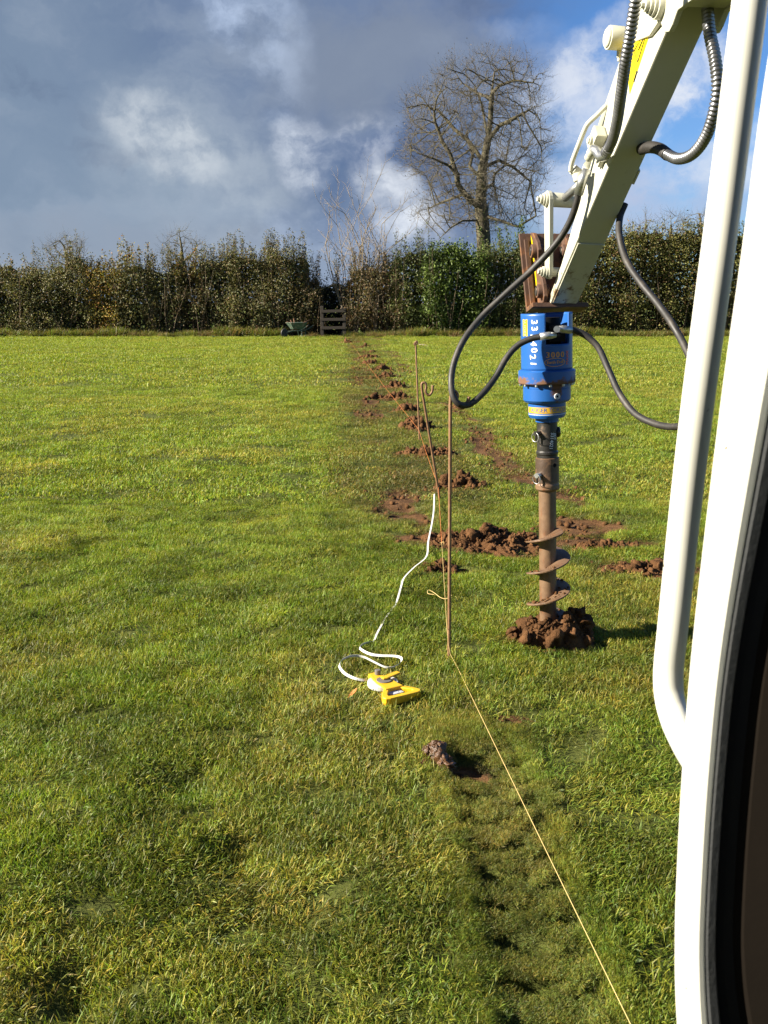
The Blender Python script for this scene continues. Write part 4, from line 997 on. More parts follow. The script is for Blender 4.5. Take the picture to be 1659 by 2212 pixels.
# ------------------------------------------------------------------ earth drill (drive unit and auger)
DY = AUG.y
def zY(py): return atY(829.5, py, DY).z
def rw(wpx, py): d_ = ray(829.5, py); return wpx/2/F*(DY/d_.y)
xtop = atY(1180.5, 690, DY).x; xbot = atY(1184, 1360, DY).x; ztop, zbot = zY(690), zY(1360)
tilt = math.atan2(xtop-xbot, ztop-zbot)
drill = thing('earth_drill', 'blue hydraulic earth drill with rusty spiral auger hanging from the white arm', 'earth drill', (xbot-(zbot)*math.tan(tilt), DY, 0), (0, tilt, 0))
def lz(py): return zY(py)/math.cos(tilt)
def wear_attr(o, fn):
    me = o.data; a = me.attributes.new('wear', 'FLOAT', 'POINT'); a.data.foreach_set('value', np.array([fn(v.co) for v in me.vertices], np.float32))
Rb = rw(110, 735); zb0, zb1 = lz(797), lz(676)
def shell(r, z0, z1, th, cut=None, na=96, nz=24):
    """hollow housing open at the cut-out (angle range from the front, z above)"""
    mb = MB(); ids = {}
    def vid(i, k, inner):
        key = (i % na, k, inner)
        if key not in ids:
            q = 2*math.pi*i/na; rr_ = r-th if inner else r; ids[key] = len(mb.v); mb.v.append(Vector((rr_*math.sin(q), -rr_*math.cos(q), z0+(z1-z0)*k/nz)))
        return ids[key]
    def solid(i, k):
        if k < 0 or k >= nz: return False
        if cut is None: return True
        a = (i+.5)/na*360; a = a-360 if a > 180 else a; zc = z0+(z1-z0)*(k+.5)/nz
        return not (cut[0] < a < cut[1] and zc > cut[2])
    for i in range(na):
        for k in range(nz):
            if not solid(i, k): continue
            def f(*q): mb.f.append(tuple(q)); mb.sm.append(True)
            f(vid(i, k, 0), vid(i+1, k, 0), vid(i+1, k+1, 0), vid(i, k+1, 0)); f(vid(i, k, 1), vid(i, k+1, 1), vid(i+1, k+1, 1), vid(i+1, k, 1))
            for (di, dk, e_) in ((-1, 0, ((i, k), (i, k+1))), (1, 0, ((i+1, k+1), (i+1, k))), (0, -1, ((i+1, k), (i, k))), (0, 1, ((i, k+1), (i+1, k+1)))):
                if not solid((i+di) % na, k+dk):
                    (a, b), (c, d2) = e_; mb.f.append((vid(a, b, 0), vid(c, d2, 0), vid(c, d2, 1), vid(a, b, 1))); mb.sm.append(False)
    return mb
zcut = lz(744)
house = shell(Rb, zb0, zb1, .008, (-12, 47, zcut)).build('housing', M_BLUE, drill)
wear_attr(house, lambda c: .05*max(0, (c.z-zb1+.012)/.012)-.015)
MB().lathe([(0, zb0+.01), (Rb-.012, zb0+.01)], 40).build('housing_floor', M_BLACK, house)
MB().lathe([(0, zb0+.01), (Rb*.55, zb0+.01), (Rb*.55, zb1-.02), (0, zb1-.02)], 24).build('motor', M_BLACK, drill)
MB().box((0.03, -Rb*.62, lz(720)), (.07, .06, .07), bevel=.004).build('motor_port_block', M_BLACK, drill)
r1 = rw(122, 812); r2 = rw(101.6, 845); r3 = rw(80, 883); r4 = rw(49.6, 905)
fl = MB().lathe([(Rb-.01, lz(796)), (Rb+.001, lz(796.5)), (r1-.004, lz(798.5)), (r1, lz(800)), (r1, lz(824.5)), (r1-.003, lz(826.5)), (r2-.01, lz(826.5))], 64).build('flange', M_BLUE, drill)
zf0, zf1 = lz(826.5), lz(797)
wear_attr(fl, lambda c: .27-.30*(c.z-zf0)/(zf1-zf0)+.03*math.sin(9*math.atan2(c.y, c.x)))
for i in range(12):
    q = rad(-40+30*i+8); MB().lathe([(0, lz(826.5)-.010), (.0055, lz(826.5)-.010), (.0065, lz(826.5)-.008), (.0065, lz(826.5)+.002)], 10, Matrix.Translation((math.sin(q)*(r1-.009), -math.cos(q)*(r1-.009), 0))).build('flange_bolt', M_STEEL, fl)
gb = MB().lathe([(r2-.006, lz(826.8)), (r2, lz(828)), (r2, lz(836)), (r2-.0015, lz(836.6)), (r2-.0015, lz(837.4)), (r2, lz(838)), (r2, lz(862)), (r2-.008, lz(866.5)), (r3, lz(868.5)), (r3, lz(895)), (r3-.006, lz(900.5)), (r4, lz(901.5)), (r4, lz(910)), (0, lz(910))], 64).build('gearbox', M_BLUE, drill)
zp = lz(852)
wear_attr(gb, lambda c: (.24*math.exp(-((math.atan2(c.x, -c.y)-.25)/.30)**2) if c.z > lz(868) else .02)-.02)
q = .26; MM = Matrix.Rotation(q, 4, 'Z') @ Matrix.Translation((0, -r2, zp)) @ Matrix.Rotation(rad(90), 4, 'X')
MB().lathe([(.0052, .001), (.0052, .007), (.013, .007), (.013, -.004)], 20, MM).build('plug_washer', M_TAPE, gb)
MB().lathe([(0, .004), (.0053, .004)], 12, MM).build('plug_hole', M_BLACK, gb)
# shaft, socket, pipe
r5 = rw(44, 950); r6 = rw(49.5, 1022); r7 = rw(37, 1210)
sh = MB().lathe([(r5*.7, lz(909)), (r5, lz(911)), (r5, lz(972)), (r5+.004, lz(975)), (r5+.004, lz(979)), (r5, lz(982)), (r5, lz(989))], 40).build('drive_shaft', M_SHAFT, drill)
MB().lathe([(0, -.001), (.022, -.001), (.024, .002), (.024, .012), (.019, .016), (0, .016)], 20, Matrix.Translation((r5-.004, 0, lz(934))) @ Matrix.Rotation(rad(90), 4, 'Y')).build('cross_bolt_head', M_SHAFT, sh)
auger = MB().lathe([(r5*.8, lz(986.5)), (r6, lz(988)), (r6, lz(1042)), (r6+.002, lz(1046)), (r6+.002, lz(1054)), (r6-.003, lz(1057)), (r7, lz(1060)), (r7*.985, lz(1330)), (r7*.985, -.05)], 40).build('auger_pipe', M_AUGER, drill)
MB().lathe([(r6+.0012, lz(989)), (r6+.0012, lz(1040))], 40).build('socket_sleeve', M_SOCKET, drill)
Q = Matrix.Rotation(.5, 4, 'Z') @ Matrix.Translation((0, -r6-.0008, lz(1002))) @ Matrix.Rotation(rad(90), 4, 'X')
MB().lathe([(0, .001), (.0095, .001), (.0095, -.006)], 18, Q).build('bolt_hole', M_BLACK, drill)
def lynch(py, ang):
    ax = Vector((math.sin(ang), -math.cos(ang), 0)); r_ = r5 if py < 980 else r6; z = lz(py)
    b = MB().cyl(ax*(r_-.01)+Vector((0, 0, z)), ax*(r_+.030)+Vector((0, 0, z)), .011, 14).build('locking_pin', M_STEEL if py > 980 else M_SHAFT, drill)
    c = ax*(r_+.024)+Vector((0, 0, z)); side = Vector((0, 0, 1)).cross(ax)
    MB().tube([c+Vector((0, 0, -.016))+(side*math.cos(t)+Vector((0, 0, 1))*math.sin(t))*.021+ax*.004 for t in np.linspace(0, 2*math.pi, 20, endpoint=False)], .0016, 6, closed=True).build('pin_ring', M_STEEL, b)
    MB().cyl(c+Vector((0, 0, .008)), c-Vector((0, 0, .034)), .004, 8).build('pin_clip', M_SHAFT, b)
lynch(933, -.95); lynch(1022, -.80)
# right-handed spiral flight: its top end is at the right front
Ro = rw(95, 1210); pit = .150*1.0; z_end = lz(1138); t_end = rad(62)
turns = (z_end+.10)/pit; nst = int(turns*44); mb = MB(); Vv = []
for i in range(nst+1):
    tt = i/nst*turns; a = t_end-tt*2*math.pi; z = z_end-tt*pit
    ro = Ro*(1-.02*math.sin(3*a)) if tt > .08 else r7+(Ro-r7)*(.35+.65*min(1, tt/.08))
    for (rr_, dz) in ((r7*.9, .0), (ro, -.0), (ro, -.008), (r7*.9, -.008)): Vv.append(Vector((rr_*math.sin(a), -rr_*math.cos(a), z+dz)))
Fv = []
for i in range(nst): Fv += [(4*i+k, 4*i+(k+1) % 4, 4*i+4+(k+1) % 4, 4*i+4+k) for k in range(4)]
Fv += [(0, 1, 2, 3), (4*nst, 4*nst+3, 4*nst+2, 4*nst+1)]
mb.add(Vv, Fv); mb.build('auger_flight', M_AUGER, drill, bevel=.0015)

rq = np.random.default_rng(77); Vs, Fs, nv = [], [], 0
for i in range(170):
    tt = turns*(1-rq.random()**1.6*.75); a = t_end-tt*2*math.pi; z = z_end-tt*pit; rr_ = r7+(Ro-r7)*rq.random()*.85; B, Fi = ICO[1]; s_ = rq.uniform(.003, .010)
    if z < -.03: continue
    Vs.append(lump(B, rq, .6)*s_*np.array([1, 1, .7])+np.array([rr_*math.sin(a), -rr_*math.cos(a), z+s_*.3])); Fs.append(Fi+nv); nv += len(B)
np_mesh('clinging_soil', np.concatenate(Vs), np.concatenate(Fs), M_SOIL, drill)['kind'] = 'stuff'

# writing wrapped on the round housings
def text_mesh(body, size, sx=1.0):
    c = bpy.data.curves.new('txt', 'FONT'); c.body = body; c.size = size; c.align_x = 'CENTER'; c.align_y = 'CENTER'; c.resolution_u = 3
    o = bpy.data.objects.new('txt', c); COL.objects.link(o); bpy.context.view_layer.update()
    me = bpy.data.meshes.new_from_object(o.evaluated_get(bpy.context.evaluated_depsgraph_get())); bpy.data.objects.remove(o)
    V = [Vector((v.co.x*sx, v.co.y, 0)) for v in me.vertices]; Fc = [tuple(p.vertices) for p in me.polygons]; bpy.data.meshes.remove(me); return V, Fc
def wrap(V, Fc, r, a0, z0, name, mt, par, off=.0012, rot=0.0):
    out = []
    for p in V:
        u = p.x*math.cos(rot)-p.y*math.sin(rot); v = p.x*math.sin(rot)+p.y*math.cos(rot); a = a0+u/r
        out.append(Vector(((r+off)*math.sin(a), -(r+off)*math.cos(a), z0+v)))
    mb = MB(); mb.add(out, Fc); return mb.build(name, mt, par, recalc=False)
def rect(w, h, nu=12): 
    V = []; 
    for i in range(nu+1): V += [Vector((-w/2+w*i/nu, -h/2, 0)), Vector((-w/2+w*i/nu, h/2, 0))]
    return V, [(2*i, 2*i+2, 2*i+3, 2*i+1) for i in range(nu)]
def ang(px, py, r):   # angle on a drum of radius r for photo x (drum centre at 1181)
    return math.asin(max(-.98, min(.98, (px-1181.3)/F*(DY/ray(829.5, py).y)/r)))
def bold(V, Fc, d_=.0006):   # thicker strokes: the same outline laid twice, slightly shifted
    n_ = len(V); return V+[p+Vector((d_, d_*.4, .0)) for p in V], Fc+[tuple(i+n_ for i in f) for f in Fc]
for i, ch in enumerate('3314021'):
    py = 693+14.2*i+(3 if i > 2 else 0); V, Fc = text_mesh(ch, .042)
    wrap(V, Fc, Rb, ang(1147.5+1.2*math.sin(i*2.1)-i*.35, py, Rb), lz(py), 'marker_digit', M_WTXT, house, rot=rad(-90)+.1*math.sin(i*1.7))
    wrap([p+Vector((.0018, .001, 0)) for p in V], Fc, Rb, ang(1147.5+1.2*math.sin(i*2.1)-i*.35, py, Rb), lz(py), 'marker_digit', M_WTXT, house, off=.0016, rot=rad(-90)+.1*math.sin(i*1.7))
for i, ch in enumerate('3000'):
    V, Fc = text_mesh(ch, .034, 1.0); px = 1174.5+i*10.4
    wrap(V, Fc, Rb, ang(px, 764, Rb), lz(764.5), 'model_digit', M_ORTXT, house); wrap([p+Vector((.0022, .0, 0)) for p in V], Fc, Rb, ang(px, 764, Rb), lz(764.5), 'model_digit', M_ORTXT, house, off=.0016)
V, Fc = text_mesh('Earth Drill', .0175, 1.0); aE = ang(1190.5, 780, Rb)
wrap(V, Fc, Rb, aE, lz(779.8), 'badge_lettering', M_ORTXT, house); wrap([p+Vector((.0009, .0005, 0)) for p in V], Fc, Rb, aE, lz(779.8), 'badge_lettering', M_ORTXT, house, off=.0016)
el = []; fe = []; nE = 48
for i in range(nE):
    q = 2*math.pi*i/nE
    for rr_ in (1.0, .93): el.append(Vector((math.cos(q)*.0475*rr_, math.sin(q)*.0185*(rr_ if rr_ == 1 else .88), 0)))
for i in range(nE): j = (i+1) % nE; fe.append((2*i, 2*j, 2*j+1, 2*i+1))
wrap(el, fe, Rb, aE, lz(779.8), 'badge_ring', M_ORTXT, house)
V, Fc = text_mesh('MAXX', .021, 1.0); aM = ang(1218, 771, Rb)
wrap(V, Fc, Rb, aM, lz(771.5), 'side_lettering', M_REDTXT, house, rot=rad(90)); wrap([p+Vector((.0, .002, 0)) for p in V], Fc, Rb, aM, lz(771.5), 'side_lettering', M_REDTXT, house, off=.0016, rot=rad(90))
V, Fc = rect(.034, .072); wrap(V, Fc, Rb, ang(1131.5, 706, Rb), lz(705.5), 'yellow_decal', M_STICKER, house, off=.0008)
V, Fc = text_mesh('AUGER', .026); wrap(V, Fc, Rb, ang(1131.2, 706, Rb), lz(705.5), 'decal_lettering', M_BLUE, house, off=.0016, rot=rad(-90))
V, Fc = rect(.245, .0265, 40); wrap(V, Fc, r3, 0.0, lz(882.5), 'gold_band', M_BLUESTK, gb, off=.0008)
V, Fc = text_mesh('AUGER TORQUE', .026, .98); wrap(V, Fc, r3, .02, lz(882.5), 'band_lettering', M_BLUE, gb, off=.0016)
V, Fc = rect(.245, .003, 40); wrap(V, Fc, r3, 0.0, lz(892), 'gold_line', M_TAPE, gb, off=.0008)
V, Fc = text_mesh('3314021', .022); wrap(V, Fc, r5, .28, lz(950), 'marker_digit', M_WTXT, sh, rot=rad(-96))
V, Fc = text_mesh('ED3', .016); wrap(V, Fc, r5, .66, lz(941), 'marker_digit', M_WTXT, sh, rot=rad(-94))

# ------------------------------------------------------------------ excavator: arm, hitch, hoses, cab edge
exc = thing('excavator', 'white mini excavator with dipper arm, hoses, grab rail and cab door edge', 'excavator', (1.15, .9, 0))
B0 = P(1188, 657, 4.22); T0 = P(1439, 66, 3.12)
ax = (T0-B0).normalized(); L = (T0-B0).length
wd = Vector((.99, .13, 0)); wd = (wd-ax*wd.dot(ax)).normalized(); nn = wd.cross(ax).normalized()
if nn.z < 0: nn = -nn
WID = .125
def A(s_, t, u=0.0): return B0+ax*s_+nn*t+wd*u
def sfor(py):   # distance along the near edge at photo height py
    lo, hi = -0.3, 2.5
    for _ in range(40):
        m_ = (lo+hi)/2; v = A(m_, 0)-Vector((0, 0, CAMH)); dep = v.y*cp-v.z*sp; yy = 1106-F*(v.y*sp+v.z*cp)/dep
        if yy > py: lo = m_
        else: hi = m_
    return lo
prof = [(0, 0), (L+.12, 0), (L+.30, .06), (L+.34, .20), (L+.26, .32), (L+.05, .345), (sfor(110), .30), (sfor(350), .185), (sfor(480), .115), (sfor(590), .05), (.0, .035)]
arm = MB(); arm.prism(prof, B0, ax, nn, wd, WID); arm = world_child('dipper_arm', arm, M_ARM, exc, bevel=.006)
# wear plate strip under the lower end
s1_, s2_ = sfor(652), sfor(524)
mb = MB(); mb.prism([(s1_, 0), (s2_, 0), (s2_, -.006), (s1_, -.006)], B0+wd*.008, ax, nn, wd, WID-.016); world_child('wear_plate', mb, M_ARM, exc, bevel=.002)
mb = MB(); mb.prism([(sfor(395), .04), (sfor(365), .04), (sfor(365), .0), (sfor(395), .0)], B0+wd*WID, ax, nn, wd, .008); world_child('hose_bracket', mb, M_ARM, exc, bevel=.002)
# sticker with the warning triangle (slightly proud of the sunlit side)
sc_ = [(sfor(205), .20), (sfor(85), .235), (sfor(112), .10), (sfor(230), .065)]
mb = MB(); mb.prism(sc_, B0-wd*.0015, ax, nn, wd, .001); stk = world_child('warning_sticker', mb, M_STICKER, exc)
m0 = (A(sfor(165), .125)+A(sfor(120), .135))/2
tri = [m0+ax*.075, m0-ax*.055+nn*.030, m0-ax*.055-nn*.03]
mb = MB(); mb.tube([p-wd*.0035 for p in tri], .0016, 4, closed=True, smooth=False); world_child('sticker_triangle', mb, M_KTXT, stk)
mb = MB(); mb.tube([m0-ax*.03-wd*.0035, m0+ax*.02-wd*.0035], .002, 4); mb.tube([A(sfor(205), .07)-wd*.0035, A(sfor(185), .08)-wd*.0035, A(sfor(186), .072)-wd*.0035], .002, 4); world_child('sticker_symbol', mb, M_KTXT, stk)['kind'] = 'stuff'
# boom end: cheek plates and the boom body running back over the cab
mid = T0+ax*.22+nn*.16
back = Vector((.10, -1, .02)).normalized(); upb = Vector((0, .02, 1)); upb = (upb-back*upb.dot(back)).normalized()
bw = (wd-back*wd.dot(back)); bw = (bw-upb*bw.dot(upb)).normalized()
C0 = P(1440, 66, 3.12)-bw*.022
def cheek(o_, nm):
    poly = [(-.28, .20), (-.30, .10), (-.25, .03), (-.10, .01), (-.01, .035), (.03, -.015), (.075, -.025), (.10, -.012), (.135, .02), (.5, .01), (1.2, -.15), (1.9, -.7), (2.3, -.9), (2.3, -.6), (1.9, -.35), (1.2, .18), (.5, .33), (0, .34), (-.2, .30)]
    mb = MB(); mb.prism(poly, o_, back, upb, bw, .020); return world_child(nm, mb, M_ARM, exc, bevel=.004)
cheek(C0, 'boom_cheek'); cheek(C0+bw*(WID+.026), 'boom_cheek')
mb = MB(); mb.prism([(.14, .03), (.5, .02), (1.2, -.14), (1.9, -.69), (2.28, -.88), (2.28, -.62), (1.9, -.36), (1.2, .17), (.5, .32), (.14, .33)], C0+bw*.0205, back, upb, bw, WID+.005); world_child('boom', mb, M_ARM, exc)
def pinstack(c, dirv, sizes, nm='pivot_pin', mt=M_ARM, par=exc):
    mb = MB(); p = Vector(c)
    for (r_, l_) in sizes:
        mb.tube([p, p+dirv*l_], r_, 18 if r_ > .012 else 6, smooth=r_ > .012); p = p+dirv*l_
    return world_child(nm, mb, mt, par, bevel=.0015)
lft = -wd
pinstack(P(1415, 14, 3.10)-lft*.03, lft, [(.038, .03), (.030, .012), (.024, .012), (.018, .014), (.010, .012)])
# bucket ram
ra = P(1345, 92, 3.45)+wd*.045; rb = P(1262, 362, 3.86)+wd*.03; rc_ = P(1203, 434, 4.06)+wd*.02
ram = world_child('ram_barrel', MB().tube([ra+(ra-rb)*.25, ra, rb], .030, 22), M_ARM, exc)
world_child('ram_gland', MB().tube([rb-(rb-ra).normalized()*.01, rb+(rb-ra).normalized()*.045], .034, 22), M_ARM, ram)
world_child('ram_rod', MB().tube([rb+(rb-ra).normalized()*.04, rc_], .017, 16), M_STEEL, ram)
pinstack(P(1328, 82, 3.40)-lft*.03, lft, [(.040, .055), (.033, .006), (.030, .002)], 'ram_eye')
pinstack(P(1339, 105, 3.42), Vector((0, 0, -1)), [(.011, .03), (.008, .012)], 'grease_plug')
pp = [P(1322, 228, 3.60), P(1300, 250, 3.62), P(1281, 268, 3.64), P(1272, 285, 3.66), P(1258, 320, 3.70), P(1246, 352, 3.74), P(1243, 372, 3.76)]
world_child('feed_pipe', MB().tube(spline([p-wd*.02 for p in pp], 5), .0095, 12), M_ARM, ram)
pinstack(P(1243, 366, 3.76)-wd*.01, (P(1256, 378, 3.78)-P(1236, 362, 3.76)).normalized(), [(.020, .035), (.015, .01)], 'pipe_union')
blk = (P(1262, 385, 3.76)); 
pinstack(P(1248, 374, 3.75), Vector((.25, -.1, -1)).normalized(), [(.022, .03), (.017, .02)], 'pipe_union')
# side manifold with elbow
mb = MB(); Mx = Matrix((wd, ax, nn)).transposed().to_4x4(); mb.box(A(sfor(352), .125)-wd*.025, (.045, .085, .06), Mx, bevel=.006); man = world_child('hose_manifold', mb, M_ARM, exc)
pinstack(A(sfor(352), .12)-wd*.046, lft, [(.017, .012), (.012, .006)], 'manifold_plug', M_ARM, man)
mb = MB(); mb.box(A(sfor(362), .055)-wd*.012, (.02, .07, .03), Mx, bevel=.004); world_child('clamp', mb, M_ARM, exc)
pinstack(A(sfor(355), .06)-wd*.02, lft, [(.010, .012)], 'clamp_bolt', M_STEEL, exc)
# spiral steel hose guards
def guard(path, r, nm, pit_=.0135):
    pth = spline(path, 14); Ls = [0]
    for a, b in zip(pth, pth[1:]): Ls.append(Ls[-1]+(b-a).length)
    tot = Ls[-1]; m_ = int(tot/pit_)*4; out, rs = [], []; j = 0
    for i in range(m_+1):
        s_ = tot*i/m_
        while j < len(Ls)-2 and Ls[j+1] < s_: j += 1
        f_ = (s_-Ls[j])/max(1e-9, Ls[j+1]-Ls[j]); out.append(pth[j].lerp(pth[j+1], f_)); rs.append(r*(1.0 if (i % 4) in (0, 1) else .74))
    return world_child(nm, MB().tube(out, rs, 16), M_CONDUIT, exc)
g1 = guard([P(1385, -90, 2.86), P(1376, -20, 2.90), P(1364, 60, 2.98), P(1352, 130, 3.06), P(1342, 200, 3.18), P(1333, 262, 3.32), P(1322, 305, 3.44), P(1308, 330, 3.52)], .0195, 'hose_guard')
world_child('elbow', MB().tube(spline([P(1316, 322, 3.49), P(1308, 335, 3.53), P(1297, 338, 3.56), P(1289, 327, 3.58), P(1281, 322, 3.60)], 6), .018, 16), M_STEEL, g1)
pinstack(P(1283, 322, 3.59), (P(1274, 335, 3.64)-P(1284, 318, 3.59)).normalized(), [(.020, .03), (.017, .03)], 'elbow_nut', M_ARM, g1)
g2 = guard([P(1528, 20, 3.0), P(1533, 70, 2.98), P(1545, 130, 2.96), P(1550, 185, 2.96), P(1543, 240, 3.0), P(1525, 295, 3.08), P(1497, 332, 3.18), P(1465, 343, 3.28), P(1435, 330, 3.36)], .0195, 'hose_guard')
world_child('hose_cuff', MB().tube(spline([P(1442, 334, 3.34), P(1425, 322, 3.40), P(1405, 318, 3.46), P(1385, 322, 3.52)], 5), .021, 16), M_RUBBER, g2)
# rubber hoses
h1 = world_child('hydraulic_hose', MB().tube(spline([P(1253, 398, 3.74), P(1245, 440, 3.78), P(1228, 485, 3.84), P(1200, 528, 3.90), P(1150, 582, 3.96), P(1092, 635, 4.0), P(1040, 685, 4.02), P(1000, 738, 4.0), P(978, 795, 3.98), P(976, 845, 3.96), P(990, 872, 3.96), P(1015, 873, 3.98),
     P(1043, 850, 4.0), P(1070, 815, 4.03), P(1095, 772, 4.04), P(1120, 745, 4.04), P(1150, 731, 4.03), P(1170, 727, 4.02)], 8), .0135, 14), M_RUBBER, exc)
world_child('crimp_fitting', MB().tube([P(1268, 366, 3.72), P(1258, 388, 3.73), P(1250, 420, 3.76)], [.016, .019, .018], 14), M_STEEL, h1)
world_child('crimp_fitting', MB().tube([P(1166, 727.5, 4.02), P(1186, 725, 4.02), P(1200, 724, 4.03)], [.016, .016, .011], 14), M_STEEL, h1)
h2 = world_child('hydraulic_hose', MB().tube(spline([P(1350, 440, 3.80), P(1339, 470, 3.80), P(1338, 510, 3.76), P(1354, 565, 3.70), P(1385, 612, 3.62), P(1420, 655, 3.55), P(1455, 705, 3.48), P(1487, 765, 3.42), P(1508, 830, 3.42), P(1508, 885, 3.5), P(1485, 915, 3.6), P(1450, 922, 3.7), P(1410, 914, 3.8),
     P(1370, 892, 3.88), P(1338, 850, 3.95), P(1315, 800, 4.0), P(1293, 752, 4.03), P(1268, 727, 4.04), P(1243, 714, 4.04), P(1232, 713, 4.03)], 8), .0135, 14), M_RUBBER, exc)
world_child('crimp_fitting', MB().tube([P(1234, 713, 4.03), P(1214, 711, 4.02), P(1204, 711, 4.02)], [.016, .016, .012], 14), M_STEEL, h2)
world_child('swivel', MB().tube([P(1203, 711, 4.0), P(1203, 711, 4.10)], .014, 14), M_STEEL, h2)
# tilt link and its pins
k0 = P(1203, 432, 4.06); k1 = P(1203, 588, 4.14)
def link(u, nm='tipping_link'):
    mb = MB(); dv = (k1-k0); ln = dv.length; dv.normalize(); sd = dv.cross(wd).normalized(); pol = []
    for t in np.linspace(-90, 90, 9): pol.append((ln+.030*math.cos(rad(t)), .030*math.sin(rad(t))))
    for t in np.linspace(90, 270, 9): pol.append((.036*math.cos(rad(t)), .036*math.sin(rad(t))))
    mb.prism(pol, k0+wd*u, dv, sd, wd, .018); return world_child(nm, mb, M_ARM, exc, bevel=.002)
link(-.045); link(.10)
pinstack(k0-wd*.04, wd, [(.030, .135)], 'rod_eye'); pinstack(k0-wd*.046, lft, [(.030, .008), (.024, .010), (.018, .012), (.011, .012)])
pinstack(k1-wd*.046, lft, [(.026, .008), (.022, .012), (.017, .010), (.012, .010)]); pinstack(k1-wd*.04, wd, [(.020, .16)], 'cross_pin')
# hitch bracket: back plate, base plate, two ears
hx = Vector((1, .05, 0)).normalized(); hb0 = atY(1138, 674, DY+.17); hz_ = (atY(1121, 504, DY+.23)-hb0).normalized(); hyv = hz_.cross(hx).normalized()
if hyv.y < 0: hyv = -hyv
hh_ = (atY(1121, 504, DY+.23)-hb0).length
hitch = world_child('hitch_plate', (lambda m: m.prism([(0, 0), (.245, 0), (.245, hh_), (0, hh_)], hb0, hx, hz_, hyv, .016))(MB()), M_HITCH, exc, bevel=.003)
world_child('hitch_frame', (lambda m: m.prism([(.018, .02), (.04, .02), (.04, hh_-.03), (.018, hh_-.03)], hb0-hyv*.014, hx, hz_, hyv, .013))(MB()), M_HITCH, hitch, bevel=.002)
world_child('hitch_base', (lambda m: m.prism([(0, 0), (.25, 0), (.25, .020), (0, .020)], hb0-hyv*.13, hx, hz_, hyv, .13))(MB()), M_HITCH, hitch, bevel=.002)
def ear(u):
    pol = [(0, .0), (-.12, .0), (-.145, .02), (-.145, .075), (-.135, .10), (-.10, .13), (-.10, .20), (-.12, .23), (-.11, .265), (-.05, .32), (0, .335)]
    mb = MB(); mb.prism(pol, hb0+hx*u+hz_*.024, hyv, hz_, hx, .018); e_ = world_child('hitch_ear', mb, M_HITCH, exc, bevel=.003)
    for (a, b) in ((-.105, .05), (-.07, .235)):
        c = hb0+hx*u+hz_*(.024+b)+hyv*a
        world_child('ear_boss', (lambda m: m.tube([c-hx*.022, c+hx*.03], .030, 20))(MB()), M_HITCH, e_, bevel=.003)
        world_child('ear_pin', (lambda m: m.tube([c-hx*.026, c-hx*.02], .020, 18))(MB()), M_SHAFT, e_)
    return e_
e1 = ear(.052); ear(.19)
mb = MB(); mb.prism([(-.035, .04), (-.015, .04), (-.015, .17), (-.035, .17)], hb0+hx*.0505+hz_*.024, hyv, hz_, hx, .001); world_child('yellow_paint', mb, M_STICKER, e1)
mb = MB(); mb.prism([(-.03, .20), (-.01, .20), (-.01, .32), (-.03, .29)], hb0+hx*.0505+hz_*.024, hyv, hz_, hx, .001); world_child('yellow_paint', mb, M_STICKER, e1)
# cab: grab rail and door edge
rail_px = [(1632, -120, .93), (1620, 0, .94), (1595, 200, .96), (1570, 398, .98), (1538, 640, 1.0), (1506, 881, 1.03), (1478, 1120, 1.07), (1455, 1340, 1.10), (1444, 1450, 1.12), (1447, 1510, 1.12), (1461, 1560, 1.10), (1484, 1607, 1.05), (1506, 1640, .98), (1530, 1668, .90)]
world_child('grab_rail', MB().tube(spline([P(a, b, c) for a, b, c in rail_px], 8), .0172, 24), M_WHITE, exc)
def sweep(prof_, pts, scl, nm, mt, par=exc, bevel=0):
    mb = MB(); n_ = len(prof_); V = []
    for p, s_ in zip(pts, scl): V += [p+Vector((a*s_, b*s_, 0)) for a, b in prof_]
    fs = [(i*n_+k_, i*n_+(k_+1) % n_, (i+1)*n_+(k_+1) % n_, (i+1)*n_+k_) for i in range(len(pts)-1) for k_ in range(n_)]
    mb.add(V, fs, False); o_ = world_child(nm, mb, mt, par, bevel=bevel); return o_
fr_px = [(1700, 60, 1.55), (1672, 230, 1.45), (1622, 560, 1.15), (1574, 881, 1.0), (1513, 1355, .78), (1486, 1649, .74), (1470, 1936, .74), (1467, 2080, .78), (1470, 2211, .88), (1483, 2400, 1.0), (1500, 2700, 1.2)]
fp = spline([atY(a, b, .74) for a, b, c in fr_px], 6); fs_ = [v.x for v in spline([Vector((c, 0, 0)) for a, b, c in fr_px], 6)]
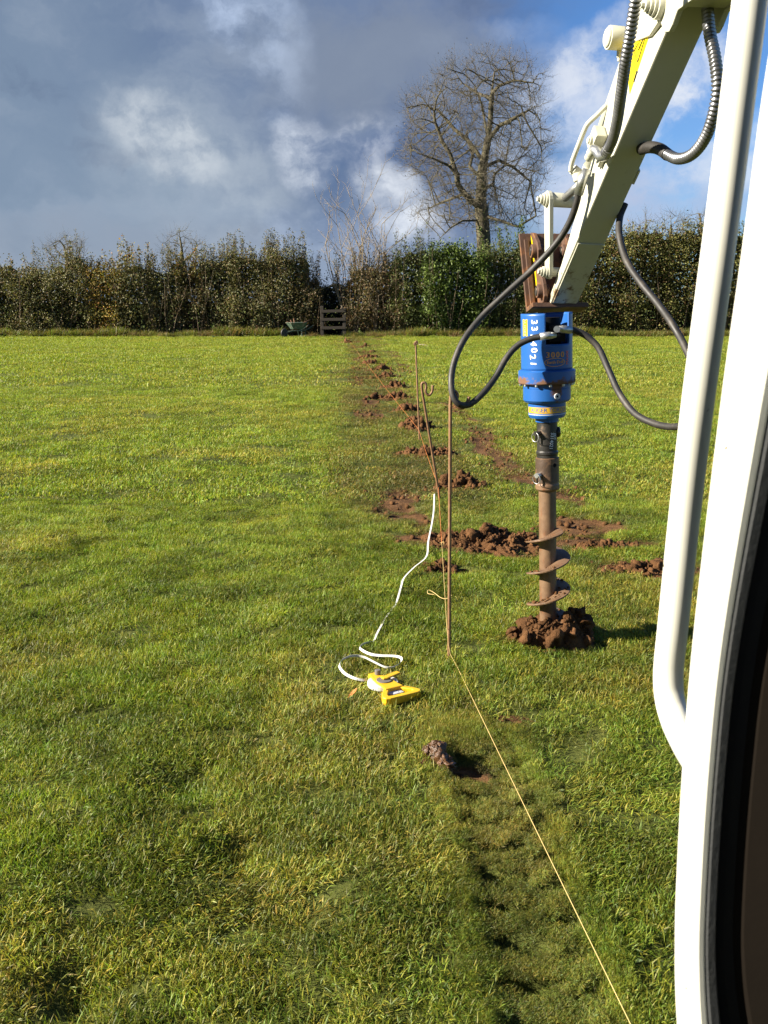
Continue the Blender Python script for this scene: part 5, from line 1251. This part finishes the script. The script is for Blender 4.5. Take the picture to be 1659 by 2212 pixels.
sweep([(0, 0), (.0028, -.0075), (.0103, -.0216), (.0128, -.0243), (.0150, -.0252), (.0195, -.0246), (.0215, -.0235), (.0225, -.020), (.0225, .03), (.004, .03)], fp, fs_, 'door_frame', M_WHITE)
sweep([(.0217, -.0232), (.025, -.0255), (.033, -.0245), (.0355, -.02), (.0355, .02), (.0226, .02)], fp, fs_, 'door_seal', M_SEAL)
sweep([(.0358, -.004), (.048, -.010), (.058, -.012), (.058, .04), (.0358, .04)], fp, fs_, 'door_channel', M_BLACK)
sweep([(.0582, -.012), (.068, -.020), (.17, -.05), (.19, -.02), (.19, .06), (.0582, .06)], fp, fs_, 'cab_trim', M_TRIM)
# the rest of the cab, to the right of and behind the camera
mb = MB(); mb.prism([(-1.15, .62), (.66, .62), (.70, 1.2), (.62, 2.30), (.50, 2.36), (-1.10, 2.36), (-1.15, 2.2)], Vector((1.28, 0, 0)), Vector((0, 1, 0)), Vector((0, 0, 1)), Vector((1, 0, 0)), .03); world_child('cab_side', mb, M_WHITE, exc, bevel=.01)
mb = MB(); mb.box((.82, -.28, 2.37), (.98, 1.72, .06), bevel=.02); world_child('cab_roof', mb, M_WHITE, exc)
mb = MB(); mb.box((.82, .645, 1.50), (.84, .012, 1.60)); world_child('windscreen', mb, M_BLACK, exc)
mb = MB(); mb.box((.82, -.25, .56), (.96, 1.8, .14), bevel=.02); world_child('cab_floor', mb, M_TRIM, exc)
mb = MB(); mb.box((.80, -.45, .95), (.52, .5, .62), bevel=.06); world_child('seat', mb, M_RUBBER, exc)
mb = MB(); mb.box((.82, -1.5, .95), (1.1, .7, .9), bevel=.08); world_child('engine_cover', mb, M_WHITE, exc)
for xx in (.42, 1.26):
    mb = MB(); mb.prism([(-1.35, .16), (-1.22, .04), (-1.05, .0), (.35, .0), (.52, .04), (.65, .16), (.65, .28), (.5, .42), (-1.2, .42), (-1.35, .28)], Vector((xx-.12, 0, 0)), Vector((0, 1, 0)), Vector((0, 0, 1)), Vector((1, 0, 0)), .24); world_child('track', mb, M_RUBBER, exc, bevel=.01)
mb = MB(); mb.box((.84, -.35, .34), (.62, 1.2, .3), bevel=.03); world_child('undercarriage', mb, M_BLACK, exc)
